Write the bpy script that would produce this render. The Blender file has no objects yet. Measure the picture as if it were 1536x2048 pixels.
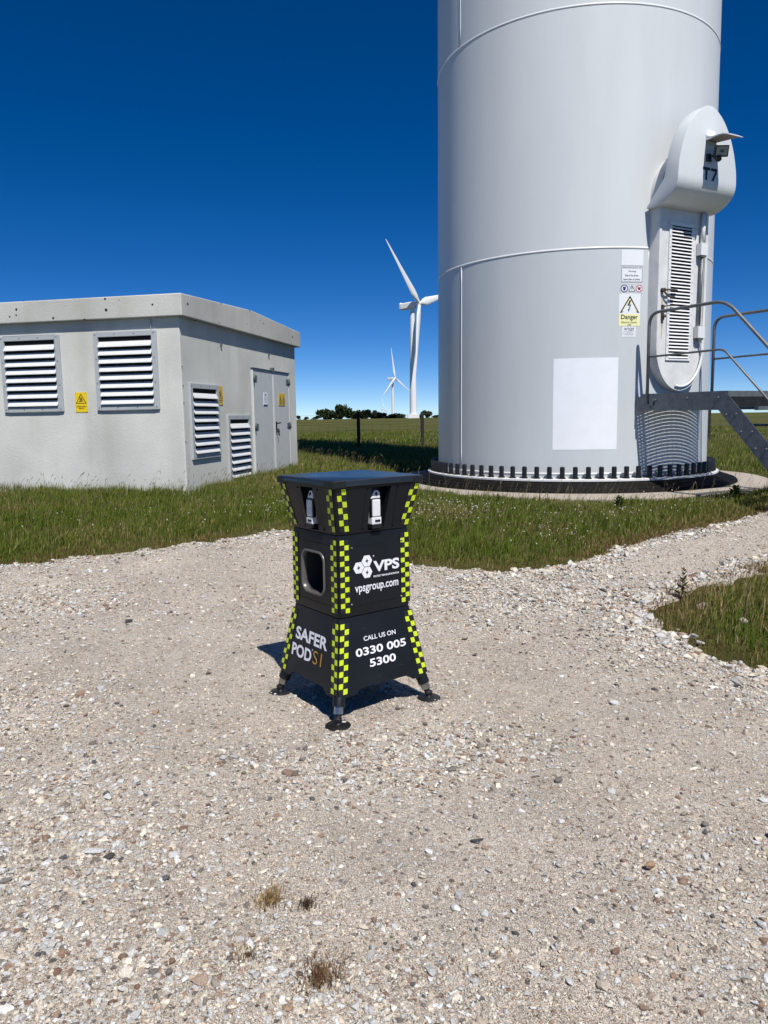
import bpy, bmesh, math, random
import numpy as np
from mathutils import Vector, Matrix
from math import sin, cos, pi, sqrt, radians, atan2

random.seed(7)
rng = np.random.default_rng(11)
scene = bpy.context.scene
COL = scene.collection

# ------------------------------------------------------------------ camera
PITCH = math.atan(192 / 1500.0)
ROLL = 0.016
cf = Vector((0, cos(PITCH), -sin(PITCH)))
cr = Vector((1, 0, 0))
cu = Vector((0, sin(PITCH), cos(PITCH)))
r2 = cr * cos(ROLL) - cu * sin(ROLL)
u2 = cu * cos(ROLL) + cr * sin(ROLL)
camd = bpy.data.cameras.new('camera')
camd.sensor_fit = 'VERTICAL'
camd.sensor_height = 36.0
camd.sensor_width = 27.0
camd.lens = 36.0 * 1500 / 2048
camd.clip_start = 0.05
camd.clip_end = 9000
cam = bpy.data.objects.new('camera', camd)
cam.matrix_world = Matrix(((r2.x, u2.x, -cf.x, 0), (r2.y, u2.y, -cf.y, 0), (r2.z, u2.z, -cf.z, 1.5), (0, 0, 0, 1)))
COL.objects.link(cam)
scene.camera = cam

# ------------------------------------------------------------------ light
SUN_AZ = atan2(0.341, -0.94)          # clockwise from +Y
SUN_EL = radians(55)
world = bpy.data.worlds.new('World')
scene.world = world
world.use_nodes = True
wn = world.node_tree
bg = wn.nodes['Background']
sky = wn.nodes.new('ShaderNodeTexSky')
sky.sky_type = 'NISHITA'
sky.sun_disc = False
sky.sun_elevation = SUN_EL
sky.sun_rotation = SUN_AZ
sky.altitude = 2000
sky.air_density = 0.55
sky.dust_density = 0.0
sky.ozone_density = 3.0
deep = wn.nodes.new('ShaderNodeHueSaturation')      # polarised, deep summer blue
deep.inputs['Saturation'].default_value = 1.36
deep.inputs['Hue'].default_value = 0.507
wn.links.new(sky.outputs[0], deep.inputs['Color'])
wn.links.new(deep.outputs[0], bg.inputs[0])
bg.inputs[1].default_value = 0.1
sund = bpy.data.lights.new('sun', 'SUN')
sund.energy = 5.0
sund.angle = radians(0.53)
sund.color = (1.0, 0.955, 0.89)
sun = bpy.data.objects.new('sun', sund)
sdir = Vector((sin(SUN_AZ) * cos(SUN_EL), cos(SUN_AZ) * cos(SUN_EL), sin(SUN_EL)))
sun.rotation_euler = sdir.to_track_quat('Z', 'Y').to_euler()
sun.location = sdir * 40
COL.objects.link(sun)
scene.view_settings.view_transform = 'Standard'
scene.view_settings.look = 'None'
scene.view_settings.exposure = 0.06
scene.view_settings.gamma = 1.0
scene.cycles.diffuse_bounces = 1

# ------------------------------------------------------------------ helpers
def lin(r, g, b):
    f = lambda c: (c / 255 / 12.92) if c / 255 < 0.04045 else ((c / 255 + 0.055) / 1.055) ** 2.4
    return (f(r), f(g), f(b), 1.0)

def S(t):
    t = np.clip(t, 0, 1)
    return t * t * (3 - 2 * t)

def vnoise(x, y, seed=0):
    """smooth value noise, vectorised"""
    x = np.asarray(x, float); y = np.asarray(y, float)
    xi = np.floor(x).astype(np.int64); yi = np.floor(y).astype(np.int64)
    fx = x - xi; fy = y - yi
    fx = fx * fx * (3 - 2 * fx); fy = fy * fy * (3 - 2 * fy)
    def h(a, b):
        n = (a * 374761393 + b * 668265263 + seed * 974711) & 0x7fffffff
        n = ((n ^ (n >> 13)) * 1274126177) & 0x7fffffff
        return ((n ^ (n >> 16)) & 0xffff) / 65535.0
    return (h(xi, yi) * (1 - fx) + h(xi + 1, yi) * fx) * (1 - fy) + (h(xi, yi + 1) * (1 - fx) + h(xi + 1, yi + 1) * fx) * fy

def terr(x, y):
    x = np.asarray(x, float); y = np.asarray(y, float)
    z = .45 * S((y - 3.9) / 7) - .30 * S((y - 22) / 24) - .13 * S((y - 50) / 380)
    z = z - 12 * S((y - 480) / 700) - 45 * S((y - 1200) / 1500)
    return z

def terr1(x, y):
    return float(terr(x, y))

class MB:
    def __init__(self):
        self.v = []; self.f = []; self.m = []; self.s = []
    def add(self, verts, faces, mat=0, smooth=False):
        o = len(self.v)
        self.v.extend([tuple(p) for p in verts])
        for f in faces:
            self.f.append([i + o for i in f]); self.m.append(mat); self.s.append(smooth)
    def box(self, c, size, axes=None, mat=0):
        ax = axes or (Vector((1, 0, 0)), Vector((0, 1, 0)), Vector((0, 0, 1)))
        c = Vector(c); h = [s / 2 for s in size]
        vs = []
        for k in (-1, 1):
            for j in (-1, 1):
                for i in (-1, 1):
                    vs.append(c + ax[0] * (i * h[0]) + ax[1] * (j * h[1]) + ax[2] * (k * h[2]))
        self.add(vs, [(0, 2, 3, 1), (4, 5, 7, 6), (0, 1, 5, 4), (2, 6, 7, 3), (0, 4, 6, 2), (1, 3, 7, 5)], mat)
    def tube(self, path, rad, n=10, mat=0, caps=True, smooth=True):
        P = [Vector(p) for p in path]
        if not isinstance(rad, (list, tuple)): rad = [rad] * len(P)
        prev = None; rings = []
        for i, p in enumerate(P):
            d = (P[min(i + 1, len(P) - 1)] - P[max(i - 1, 0)]).normalized()
            if prev is None:
                a = d.orthogonal().normalized()
            else:
                a = (prev - d * prev.dot(d)).normalized()
            prev = a; b = d.cross(a)
            rings.append([p + (a * cos(2 * pi * k / n) + b * sin(2 * pi * k / n)) * rad[i] for k in range(n)])
        o = [q for r in rings for q in r]
        fs = []
        for i in range(len(P) - 1):
            for k in range(n):
                k2 = (k + 1) % n
                fs.append((i * n + k, i * n + k2, (i + 1) * n + k2, (i + 1) * n + k))
        self.add(o, fs, mat, smooth)
        if caps:
            self.add(rings[0], [tuple(range(n))[::-1]], mat); self.add(rings[-1], [tuple(range(n))], mat)
    def loft(self, rings, mat=0, closed=True, caps=True, smooth=False):
        n = len(rings[0]); o = [q for r in rings for q in r]; fs = []
        for i in range(len(rings) - 1):
            for k in range(n if closed else n - 1):
                k2 = (k + 1) % n
                fs.append((i * n + k, i * n + k2, (i + 1) * n + k2, (i + 1) * n + k))
        self.add(o, fs, mat, smooth)
        if caps:
            self.add(rings[0], [tuple(range(n))[::-1]], mat); self.add(rings[-1], [tuple(range(n))], mat)
    def lathe(self, prof, c, n=64, mat=0, smooth=True, a0=0, a1=2 * pi):
        full = abs(a1 - a0 - 2 * pi) < 1e-6
        N = n if full else n + 1
        rings = [[(c[0] + r * cos(a0 + (a1 - a0) * k / n), c[1] + r * sin(a0 + (a1 - a0) * k / n), z) for k in range(N)] for r, z in prof]
        self.loft(rings, mat, closed=full, caps=False, smooth=smooth)
    def poly(self, pts, mat=0):
        self.add(pts, [tuple(range(len(pts)))], mat)
    def prism(self, pts, d, mat=0):
        """extrude the planar polygon pts by vector d"""
        d = Vector(d); a = [Vector(p) for p in pts]; self.loft([a, [p + d for p in a]], mat)
    def build(self, name, mats, parent=None, sharp=None):
        me = bpy.data.meshes.new(name)
        me.from_pydata(self.v, [], self.f)
        if not isinstance(mats, (list, tuple)): mats = [mats]
        for m in mats: me.materials.append(m)
        me.polygons.foreach_set('material_index', self.m)
        me.polygons.foreach_set('use_smooth', self.s)
        me.update()
        bm = bmesh.new(); bm.from_mesh(me)
        bmesh.ops.remove_doubles(bm, verts=bm.verts, dist=1e-5)
        bmesh.ops.recalc_face_normals(bm, faces=bm.faces)
        bm.to_mesh(me); bm.free()
        if sharp: 
            me.set_sharp_from_angle(angle=radians(sharp))
        o = bpy.data.objects.new(name, me)
        COL.objects.link(o)
        if parent: o.parent = parent
        return o

def bevel(o, w=0.004, seg=2, angle=35):
    bm = bmesh.new(); bm.from_mesh(o.data)
    es = [e for e in bm.edges if len(e.link_faces) == 2 and e.calc_face_angle(0) > radians(angle)]
    bmesh.ops.bevel(bm, geom=es, offset=w, segments=seg, affect='EDGES', profile=.5, clamp_overlap=True)
    bm.to_mesh(o.data); bm.free()
    return o

def boolean(o, cutter_mb, op='DIFFERENCE'):
    c = cutter_mb.build('cutter', [], None)
    md = o.modifiers.new('b', 'BOOLEAN'); md.object = c; md.operation = op; md.solver = 'EXACT'
    bpy.context.view_layer.update()
    dg = bpy.context.evaluated_depsgraph_get()
    me = bpy.data.meshes.new_from_object(o.evaluated_get(dg))
    o.modifiers.clear(); old = o.data; o.data = me; me.name = o.name
    bpy.data.objects.remove(c)
    return o

def empty(name, loc=(0, 0, 0)):
    o = bpy.data.objects.new(name, None)
    o.empty_display_size = .2
    o.location = loc
    COL.objects.link(o)
    return o

def tag(o, label=None, cat=None, group=None, kind=None):
    if label: o['label'] = label
    if cat: o['category'] = cat
    if group: o['group'] = group
    if kind: o['kind'] = kind
    return o

def adopt(child, parent):
    """parent keeping world placement (parents are only translated)"""
    child.parent = parent
    child.matrix_parent_inverse = Matrix.Translation(-Vector(parent.location))
    return child

def rooted(root, *objs):
    for o in objs: adopt(o, root)

def studs(name, pairs, rad, n, m, parent):
    """one small bolt, screw or rivet per pair of end points, each an object of its own"""
    proto = None
    for a, b_ in pairs:
        if proto is None:
            mb = MB(); mb.tube([a, b_], rad, n); proto = adopt(mb.build(name, m), parent); a0 = Vector(a)
        else:
            o = proto.copy(); COL.objects.link(o); o.location = Vector(a) - a0

def text_into(mb, s, box, mapper, mat=0, bold=0.0, off=0.0015, xh=True):
    """writes s into box=(s0,h0,s1,h1) of a surface given by mapper(s,h,off)"""
    cu_ = bpy.data.curves.new('t', 'FONT'); cu_.body = s; cu_.size = 1; cu_.offset = bold
    cu_.dimensions = '2D'; cu_.fill_mode = 'FRONT'; cu_.resolution_u = 4
    ob = bpy.data.objects.new('t', cu_); COL.objects.link(ob)
    bpy.context.view_layer.update()
    dg = bpy.context.evaluated_depsgraph_get()
    me = bpy.data.meshes.new_from_object(ob.evaluated_get(dg))
    xs = [v.co.x for v in me.vertices]; ys = [v.co.y for v in me.vertices]
    x0, x1, y0, y1 = min(xs), max(xs), min(ys), max(ys)
    s0, h0, s1, h1 = box
    vs = [mapper(s0 + (v.co.x - x0) / (x1 - x0) * (s1 - s0), h0 + (v.co.y - y0) / (y1 - y0) * (h1 - h0), off) for v in me.vertices]
    mb.add(vs, [tuple(p.vertices) for p in me.polygons], mat)
    bpy.data.objects.remove(ob); bpy.data.curves.remove(cu_); bpy.data.meshes.remove(me)

# ------------------------------------------------------------------ materials
def mat(name, base, rough=.6, metal=0.0, var=0.0, vscale=3.0, bump=0.0, bscale=60.0, coat=0.0, spec=.5, stretch=None):
    m = bpy.data.materials.new(name); m.use_nodes = True
    nt = m.node_tree; b = nt.nodes['Principled BSDF']
    b.inputs['Base Color'].default_value = base
    b.inputs['Roughness'].default_value = rough
    b.inputs['Metallic'].default_value = metal
    b.inputs['Coat Weight'].default_value = coat
    b.inputs['Specular IOR Level'].default_value = spec
    tc = nt.nodes.new('ShaderNodeTexCoord')
    src = tc.outputs['Object']
    if stretch:
        mp = nt.nodes.new('ShaderNodeMapping'); mp.inputs['Scale'].default_value = stretch
        nt.links.new(src, mp.inputs[0]); src = mp.outputs[0]
    if var > 0:
        n = nt.nodes.new('ShaderNodeTexNoise'); n.inputs['Scale'].default_value = vscale; n.inputs['Detail'].default_value = 8
        n.inputs['Roughness'].default_value = .65
        nt.links.new(src, n.inputs['Vector'])
        r = nt.nodes.new('ShaderNodeMapRange'); r.inputs[1].default_value = .3; r.inputs[2].default_value = .7
        r.inputs[3].default_value = 1 - var; r.inputs[4].default_value = 1 + var
        nt.links.new(n.outputs[0], r.inputs[0])
        mx = nt.nodes.new('ShaderNodeMix'); mx.data_type = 'RGBA'; mx.blend_type = 'MULTIPLY'; mx.inputs[0].default_value = 1
        mx.inputs[6].default_value = base
        nt.links.new(r.outputs[0], mx.inputs[7]); nt.links.new(mx.outputs[2], b.inputs['Base Color'])
        rr = nt.nodes.new('ShaderNodeMapRange'); rr.inputs[3].default_value = max(0, rough - .12); rr.inputs[4].default_value = min(1, rough + .12)
        nt.links.new(n.outputs[0], rr.inputs[0]); nt.links.new(rr.outputs[0], b.inputs['Roughness'])
    if bump > 0:
        n2 = nt.nodes.new('ShaderNodeTexNoise'); n2.inputs['Scale'].default_value = bscale; n2.inputs['Detail'].default_value = 4
        nt.links.new(tc.outputs['Object'], n2.inputs['Vector'])
        bp = nt.nodes.new('ShaderNodeBump'); bp.inputs['Strength'].default_value = bump; bp.inputs['Distance'].default_value = .01
        nt.links.new(n2.outputs[0], bp.inputs['Height']); nt.links.new(bp.outputs[0], b.inputs['Normal'])
    return m

def attr_mat(name, rough=.8, transl=0.0, bump=0.0, spec=.2, speckle=0.0):
    m = bpy.data.materials.new(name); m.use_nodes = True
    nt = m.node_tree; b = nt.nodes['Principled BSDF']
    a = nt.nodes.new('ShaderNodeAttribute'); a.attribute_name = 'Col'
    csrc = a.outputs['Color']
    if speckle:
        tc = nt.nodes.new('ShaderNodeTexCoord')
        n = nt.nodes.new('ShaderNodeTexNoise'); n.inputs['Scale'].default_value = 260; n.inputs['Detail'].default_value = 3
        nt.links.new(tc.outputs['Object'], n.inputs['Vector'])
        r = nt.nodes.new('ShaderNodeMapRange'); r.inputs[1].default_value = .3; r.inputs[2].default_value = .7
        r.inputs[3].default_value = 1 - speckle; r.inputs[4].default_value = 1 + speckle
        nt.links.new(n.outputs[0], r.inputs[0])
        mx = nt.nodes.new('ShaderNodeMix'); mx.data_type = 'RGBA'; mx.blend_type = 'MULTIPLY'; mx.inputs[0].default_value = 1
        nt.links.new(csrc, mx.inputs[6]); nt.links.new(r.outputs[0], mx.inputs[7]); csrc = mx.outputs[2]
    nt.links.new(csrc, b.inputs['Base Color'])
    b.inputs['Roughness'].default_value = rough
    b.inputs['Specular IOR Level'].default_value = spec
    if transl:
        t = nt.nodes.new('ShaderNodeBsdfTranslucent'); nt.links.new(csrc, t.inputs[0])
        ms = nt.nodes.new('ShaderNodeMixShader'); ms.inputs[0].default_value = transl
        nt.links.new(b.outputs[0], ms.inputs[1]); nt.links.new(t.outputs[0], ms.inputs[2])
        nt.links.new(ms.outputs[0], nt.nodes['Material Output'].inputs[0])
    return m

M = {}
M['shell'] = mat('turbine_white_paint', (.64, .67, .685, 1), .38, var=.035, vscale=2.2, stretch=(1, 1, .16), bump=.02, bscale=2.0)
M['shell_low'] = mat('turbine_grey_white_paint', (.57, .605, .625, 1), .42, var=.045, vscale=2.2, stretch=(1, 1, .16), bump=.02, bscale=2.0)
M['white'] = mat('white_paint', (.76, .77, .78, 1), .4, var=.05, vscale=4)
M['white_dirty'] = mat('weathered_white_paint', (.70, .71, .70, 1), .45, var=.12, vscale=6)
M['black'] = mat('black_rubber', (.012, .012, .013, 1), .45, var=.3, vscale=12)
M['blackplastic'] = mat('black_plastic', (.010, .011, .012, 1), .35)
M['matteblack'] = mat('dark_void', (.004, .004, .005, 1), .9, spec=.1)
M['ventdark'] = mat('vent_interior', (.020, .022, .024, 1), .9, spec=.1)
M['grout'] = mat('black_mastic', (.0075, .007, .0065, 1), .7, var=.5, vscale=9, bump=.3, bscale=18, spec=.12)
M['galv'] = mat('galvanised_steel', (.17, .19, .21, 1), .5, metal=.55, var=.28, vscale=14, bump=.05, bscale=30)
M['galvrail'] = mat('galvanised_rail', (.18, .19, .195, 1), .5, metal=.5, var=.22, vscale=9)
M['conc'] = mat('concrete_slab', lin(168, 158, 146), .9, var=.14, vscale=5, bump=.25, bscale=70)
M['text_dark'] = mat('printed_black', (.012, .012, .014, 1), .5)
M['sign_white'] = mat('sign_white', (.80, .82, .86, 1), .35)
M['sign_yellow'] = mat('sign_yellow', lin(238, 205, 25), .45)
M['sign_cream'] = mat('sign_faded_yellow', lin(238, 236, 178), .45)
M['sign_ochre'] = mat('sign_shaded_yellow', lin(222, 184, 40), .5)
M['blue'] = mat('printed_blue', lin(30, 38, 110), .5)
M['red'] = mat('printed_red', lin(200, 30, 70), .5)
M['pod'] = mat('charcoal_powder_coat', (.0075, .0098, .0130, 1), .45, var=.18, vscale=5, bump=.02, bscale=300, spec=.3)
M['podlid'] = mat('charcoal_lid', (.016, .021, .028, 1), .30, var=.12, vscale=3, spec=.55)
M['lime'] = mat('fluorescent_lime_tape', lin(202, 224, 40), .4)
M['gold'] = mat('gold_lettering', lin(176, 136, 62), .5)
M['chrome'] = mat('steel_tube', (.35, .34, .32, 1), .25, metal=.9)
M['lens'] = mat('sensor_lens', (.72, .73, .76, 1), .25)
M['ring'] = mat('porthole_ring', (.13, .125, .12, 1), .35, metal=.3)
M['vent_frame'] = mat('vent_frame_grey', (.43, .455, .47, 1), .5, var=.06, vscale=6)
M['vent_slat'] = mat('vent_slat_white', (.66, .675, .68, 1), .45, var=.05, vscale=5)
M['rust'] = mat('rusty_iron', (.07, .055, .045, 1), .7, var=.3, vscale=20)
M['wood'] = mat('dark_fence_timber', (.018, .015, .012, 1), .9, var=.3, vscale=14)
M['wire'] = mat('fence_wire', (.10, .10, .10, 1), .5, metal=.5)
M['turb_far'] = mat('far_turbine_white', (.80, .80, .80, 1), .45)
M['stone_attr'] = attr_mat('loose_stone', .85, speckle=.28)
M['grass'] = attr_mat('grass_blades', .6, transl=.28, spec=.15)
M['leaf'] = attr_mat('tree_leaves', .7, transl=.2, spec=.1)
M['bark'] = mat('bark', (.05, .04, .03, 1), .9)

def ramp(nt, stops, interp='LINEAR'):
    r = nt.nodes.new('ShaderNodeValToRGB'); r.color_ramp.interpolation = interp
    e = r.color_ramp.elements
    e[0].position, e[0].color = stops[0]; e[1].position, e[1].color = stops[1]
    for p, c in stops[2:]:
        q = e.new(p); q.color = c
    return r

def gravel_material():
    m = bpy.data.materials.new('crushed_stone'); m.use_nodes = True; nt = m.node_tree; L = nt.links.new
    b = nt.nodes['Principled BSDF']; b.inputs['Roughness'].default_value = .9; b.inputs['Specular IOR Level'].default_value = .2
    tc = nt.nodes.new('ShaderNodeTexCoord')
    def vor(scale, feature='F1'):
        v = nt.nodes.new('ShaderNodeTexVoronoi'); v.inputs['Scale'].default_value = scale; v.feature = feature
        v.inputs['Randomness'].default_value = 1
        # warp
        L(tc.outputs['Object'], v.inputs['Vector']); return v
    def chan(v):
        s = nt.nodes.new('ShaderNodeSeparateColor'); L(v.outputs['Color'], s.inputs[0]); return s
    cols = [(0, lin(116, 106, 100)), (.06, lin(154, 137, 124)), (.14, lin(186, 172, 160)), (.3, lin(203, 189, 173)), (.5, lin(211, 199, 184)), (.72, lin(216, 206, 193)), (.86, lin(203, 201, 197)), (.95, lin(222, 216, 206)), (1, lin(124, 121, 118))]
    v1 = vor(70); v2 = vor(190); v3 = vor(420)
    c1 = ramp(nt, cols); L(chan(v1).outputs[0], c1.inputs[0])
    c2 = ramp(nt, cols); L(chan(v2).outputs[1], c2.inputs[0])
    c3 = ramp(nt, cols); L(chan(v3).outputs[2], c3.inputs[0])
    n = nt.nodes.new('ShaderNodeTexNoise'); n.inputs['Scale'].default_value = 2.3; n.inputs['Detail'].default_value = 6
    L(tc.outputs['Object'], n.inputs['Vector'])
    # where the coarse stones show
    sel = nt.nodes.new('ShaderNodeMath'); sel.operation = 'GREATER_THAN'; sel.inputs[1].default_value = .72
    L(chan(v1).outputs[2], sel.inputs[0])
    mA = nt.nodes.new('ShaderNodeMix'); mA.data_type = 'RGBA'; mA.inputs[0].default_value = .45
    L(c2.outputs[0], mA.inputs[6]); L(c3.outputs[0], mA.inputs[7])
    mB = nt.nodes.new('ShaderNodeMix'); mB.data_type = 'RGBA'
    L(sel.outputs[0], mB.inputs[0]); L(mA.outputs[2], mB.inputs[6]); L(c1.outputs[0], mB.inputs[7])
    mr = nt.nodes.new('ShaderNodeMapRange'); mr.inputs[1].default_value = .3; mr.inputs[2].default_value = .7; mr.inputs[3].default_value = 1.20; mr.inputs[4].default_value = 1.56
    L(n.outputs[0], mr.inputs[0])
    mC = nt.nodes.new('ShaderNodeMix'); mC.data_type = 'RGBA'; mC.blend_type = 'MULTIPLY'; mC.inputs[0].default_value = 1
    L(mB.outputs[2], mC.inputs[6]); L(mr.outputs[0], mC.inputs[7])
    L(mC.outputs[2], b.inputs['Base Color'])
    def bump(h, d, prev=None, s=1.0):
        bp = nt.nodes.new('ShaderNodeBump'); bp.inputs['Strength'].default_value = s; bp.inputs['Distance'].default_value = d; bp.invert = True
        L(h, bp.inputs['Height'])
        if prev: L(prev, bp.inputs['Normal'])
        return bp.outputs[0]
    p = bump(v1.outputs['Distance'], .010)
    p = bump(v2.outputs['Distance'], .012, p)
    p = bump(v3.outputs['Distance'], .006, p)
    L(p, b.inputs['Normal'])
    return m
M['gravel'] = gravel_material()

def field_material():
    m = bpy.data.materials.new('pasture'); m.use_nodes = True; nt = m.node_tree; L = nt.links.new
    b = nt.nodes['Principled BSDF']; b.inputs['Roughness'].default_value = .95; b.inputs['Specular IOR Level'].default_value = .05
    tc = nt.nodes.new('ShaderNodeTexCoord')
    def noise(sc, d=6, r=.6):
        n = nt.nodes.new('ShaderNodeTexNoise'); n.inputs['Scale'].default_value = sc; n.inputs['Detail'].default_value = d; n.inputs['Roughness'].default_value = r
        L(tc.outputs['Object'], n.inputs['Vector']); return n
    n1 = noise(.12, 8, .7); n2 = noise(6, 8, .75)
    c1 = ramp(nt, [(.38, (.060, .072, .018, 1)), (.5, (.100, .098, .030, 1)), (.62, (.165, .132, .052, 1))]); L(n1.outputs[0], c1.inputs[0])
    c2 = ramp(nt, [(.3, (.028, .042, .010, 1)), (.52, (.075, .088, .026, 1)), (.72, (.14, .125, .055, 1))]); L(n2.outputs[0], c2.inputs[0])
    mx = nt.nodes.new('ShaderNodeMix'); mx.data_type = 'RGBA'; mx.inputs[0].default_value = .5
    L(c1.outputs[0], mx.inputs[6]); L(c2.outputs[0], mx.inputs[7])
    L(mx.outputs[2], b.inputs['Base Color'])
    bp = nt.nodes.new('ShaderNodeBump'); bp.inputs['Strength'].default_value = .8; bp.inputs['Distance'].default_value = .12
    L(n2.outputs[0], bp.inputs['Height']); L(bp.outputs[0], b.inputs['Normal'])
    return m
M['field'] = field_material()

def render_wall_material(name, base, stain=True, spots=0.0):
    m = bpy.data.materials.new(name); m.use_nodes = True; nt = m.node_tree; L = nt.links.new
    b = nt.nodes['Principled BSDF']; b.inputs['Roughness'].default_value = .88; b.inputs['Specular IOR Level'].default_value = .2
    tc = nt.nodes.new('ShaderNodeTexCoord')
    def noise(sc, d=6, stretch=None):
        n = nt.nodes.new('ShaderNodeTexNoise'); n.inputs['Scale'].default_value = sc; n.inputs['Detail'].default_value = d
        if stretch:
            mp = nt.nodes.new('ShaderNodeMapping'); mp.inputs['Scale'].default_value = stretch; L(tc.outputs['Object'], mp.inputs[0]); L(mp.outputs[0], n.inputs['Vector'])
        else: L(tc.outputs['Object'], n.inputs['Vector'])
        return n
    n1 = noise(1.1, 9); n2 = noise(3.0, 6, (1, 1, .12))
    c1 = ramp(nt, [(.3, tuple(.82 * c for c in base[:3]) + (1,)), (.7, tuple(1.08 * c for c in base[:3]) + (1,))]); L(n1.outputs[0], c1.inputs[0])
    src = c1.outputs[0]
    if stain:
        c2 = ramp(nt, [(.34, (.80, .79, .76, 1)), (.5, (1, 1, 1, 1))]); L(n2.outputs[0], c2.inputs[0])
        mx = nt.nodes.new('ShaderNodeMix'); mx.data_type = 'RGBA'; mx.blend_type = 'MULTIPLY'; mx.inputs[0].default_value = .4
        L(src, mx.inputs[6]); L(c2.outputs[0], mx.inputs[7]); src = mx.outputs[2]
    if spots:
        v = nt.nodes.new('ShaderNodeTexVoronoi'); v.inputs['Scale'].default_value = 9; L(tc.outputs['Object'], v.inputs['Vector'])
        s = nt.nodes.new('ShaderNodeSeparateColor'); L(v.outputs['Color'], s.inputs[0])
        r = nt.nodes.new('ShaderNodeMapRange'); r.inputs[1].default_value = .45; r.inputs[2].default_value = 1; r.inputs[3].default_value = 0; r.inputs[4].default_value = spots
        L(s.outputs[0], r.inputs[0])
        lt = nt.nodes.new('ShaderNodeMath'); lt.operation = 'LESS_THAN'; L(v.outputs['Distance'], lt.inputs[0]); L(r.outputs[0], lt.inputs[1])
        mx = nt.nodes.new('ShaderNodeMix'); mx.data_type = 'RGBA'; L(lt.outputs[0], mx.inputs[0]); L(src, mx.inputs[6]); mx.inputs[7].default_value = (.025, .023, .02, 1); src = mx.outputs[2]
    L(src, b.inputs['Base Color'])
    nb = noise(38, 5); bp = nt.nodes.new('ShaderNodeBump'); bp.inputs['Strength'].default_value = .35; bp.inputs['Distance'].default_value = .008
    L(nb.outputs[0], bp.inputs['Height']); L(bp.outputs[0], b.inputs['Normal'])
    return m
M['wall'] = render_wall_material('rendered_wall', lin(212, 213, 206))
M['fascia'] = render_wall_material('concrete_fascia', lin(196, 196, 190), True, .24)
M['doorgrey'] = mat('grey_door_paint', lin(196, 199, 198), .5, var=.05, vscale=5)
M['dooredge'] = mat('pale_door_edge', (.62, .63, .62, 1), .5)
M['hinge'] = mat('hinge_grey', (.10, .12, .125, 1), .55)

# ------------------------------------------------------------------ ground
def interp_edge(x, pts):
    xs = [p[0] for p in pts]; ys = [p[1] for p in pts]
    return np.interp(x, xs, ys)

NORTH = [(-14, 2.6), (-8, 4.9), (-5.2, 6.1), (-3.54, 6.80), (-3.06, 7.03), (-2.5, 7.26), (-1.89, 7.57), (-1.33, 7.92), (-.95, 8.05), (-.5, 7.85), (-.1, 7.2), (.22, 6.74), (.45, 6.58), (.69, 6.42), (.97, 6.40), (1.32, 6.5), (1.9, 6.78), (2.37, 7.17), (2.83, 7.5), (3.32, 7.82), (4.41, 8.55), (7, 10.4), (12, 13.8), (22, 21)]
EAST = [(3.35, 6.43), (2.94, 6.17), (2.66, 5.98), (2.41, 5.85), (2.13, 5.61), (1.94, 5.39), (1.87, 5.13), (1.90, 4.88), (1.97, 4.59), (2.05, 4.4), (2.12, 4.21), (2.22, 4.05), (2.7, 3.5), (4, 2.9), (8, 2.4), (14, 2.2), (20, 16.0), (7.5, 8.9)]

def in_poly(x, y, poly):
    x = np.asarray(x, float); y = np.asarray(y, float)
    inside = np.zeros(x.shape, bool); n = len(poly)
    for i in range(n):
        x0, y0 = poly[i]; x1, y1 = poly[(i + 1) % n]
        if y0 == y1: continue
        c = ((y0 > y) != (y1 > y)) & (x < (x1 - x0) * (y - y0) / (y1 - y0) + x0)
        inside ^= c
    return inside

def edge_dist(x, y, poly, closed=True):
    d = np.full(np.shape(x), 1e9); n = len(poly)
    for i in range(n if closed else n - 1):
        ax, ay = poly[i]; bx, by = poly[(i + 1) % n]
        vx, vy = bx - ax, by - ay; L2 = vx * vx + vy * vy + 1e-12
        t = np.clip(((x - ax) * vx + (y - ay) * vy) / L2, 0, 1)
        d = np.minimum(d, np.hypot(x - ax - t * vx, y - ay - t * vy))
    return d

def grass_sd(x, y):
    """signed distance into the grass: positive in grass, negative on the track"""
    x = np.asarray(x, float); y = np.asarray(y, float)
    inA = y > interp_edge(x, NORTH); inB = in_poly(x, y, EAST)
    d = np.minimum(edge_dist(x, y, NORTH, False), edge_dist(x, y, EAST))
    wob = (vnoise(x * 5, y * 5, 3) - .5) * .16 + (vnoise(x * 17, y * 17, 4) - .5) * .08
    return np.where(inA | inB, d, -d) + wob

def grid_mesh(name, xs, ys, zf, material, keep=None, smooth=True):
    X, Y = np.meshgrid(xs, ys)
    Z = zf(X, Y)
    nx, ny = len(xs), len(ys)
    idx = np.arange(nx * ny).reshape(ny, nx)
    q = np.stack([idx[:-1, :-1], idx[:-1, 1:], idx[1:, 1:], idx[1:, :-1]], -1).reshape(-1, 4)
    if keep is not None:
        cx = (X[:-1, :-1] + X[1:, 1:]) / 2; cy = (Y[:-1, :-1] + Y[1:, 1:]) / 2
        q = q[keep(cx, cy).reshape(-1)]
    v = np.stack([X, Y, Z], -1).reshape(-1, 3)
    used = np.unique(q); rm = np.full(len(v), -1); rm[used] = np.arange(len(used))
    return np_mesh(name, v[used], rm[q], material, smooth=smooth)

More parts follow.
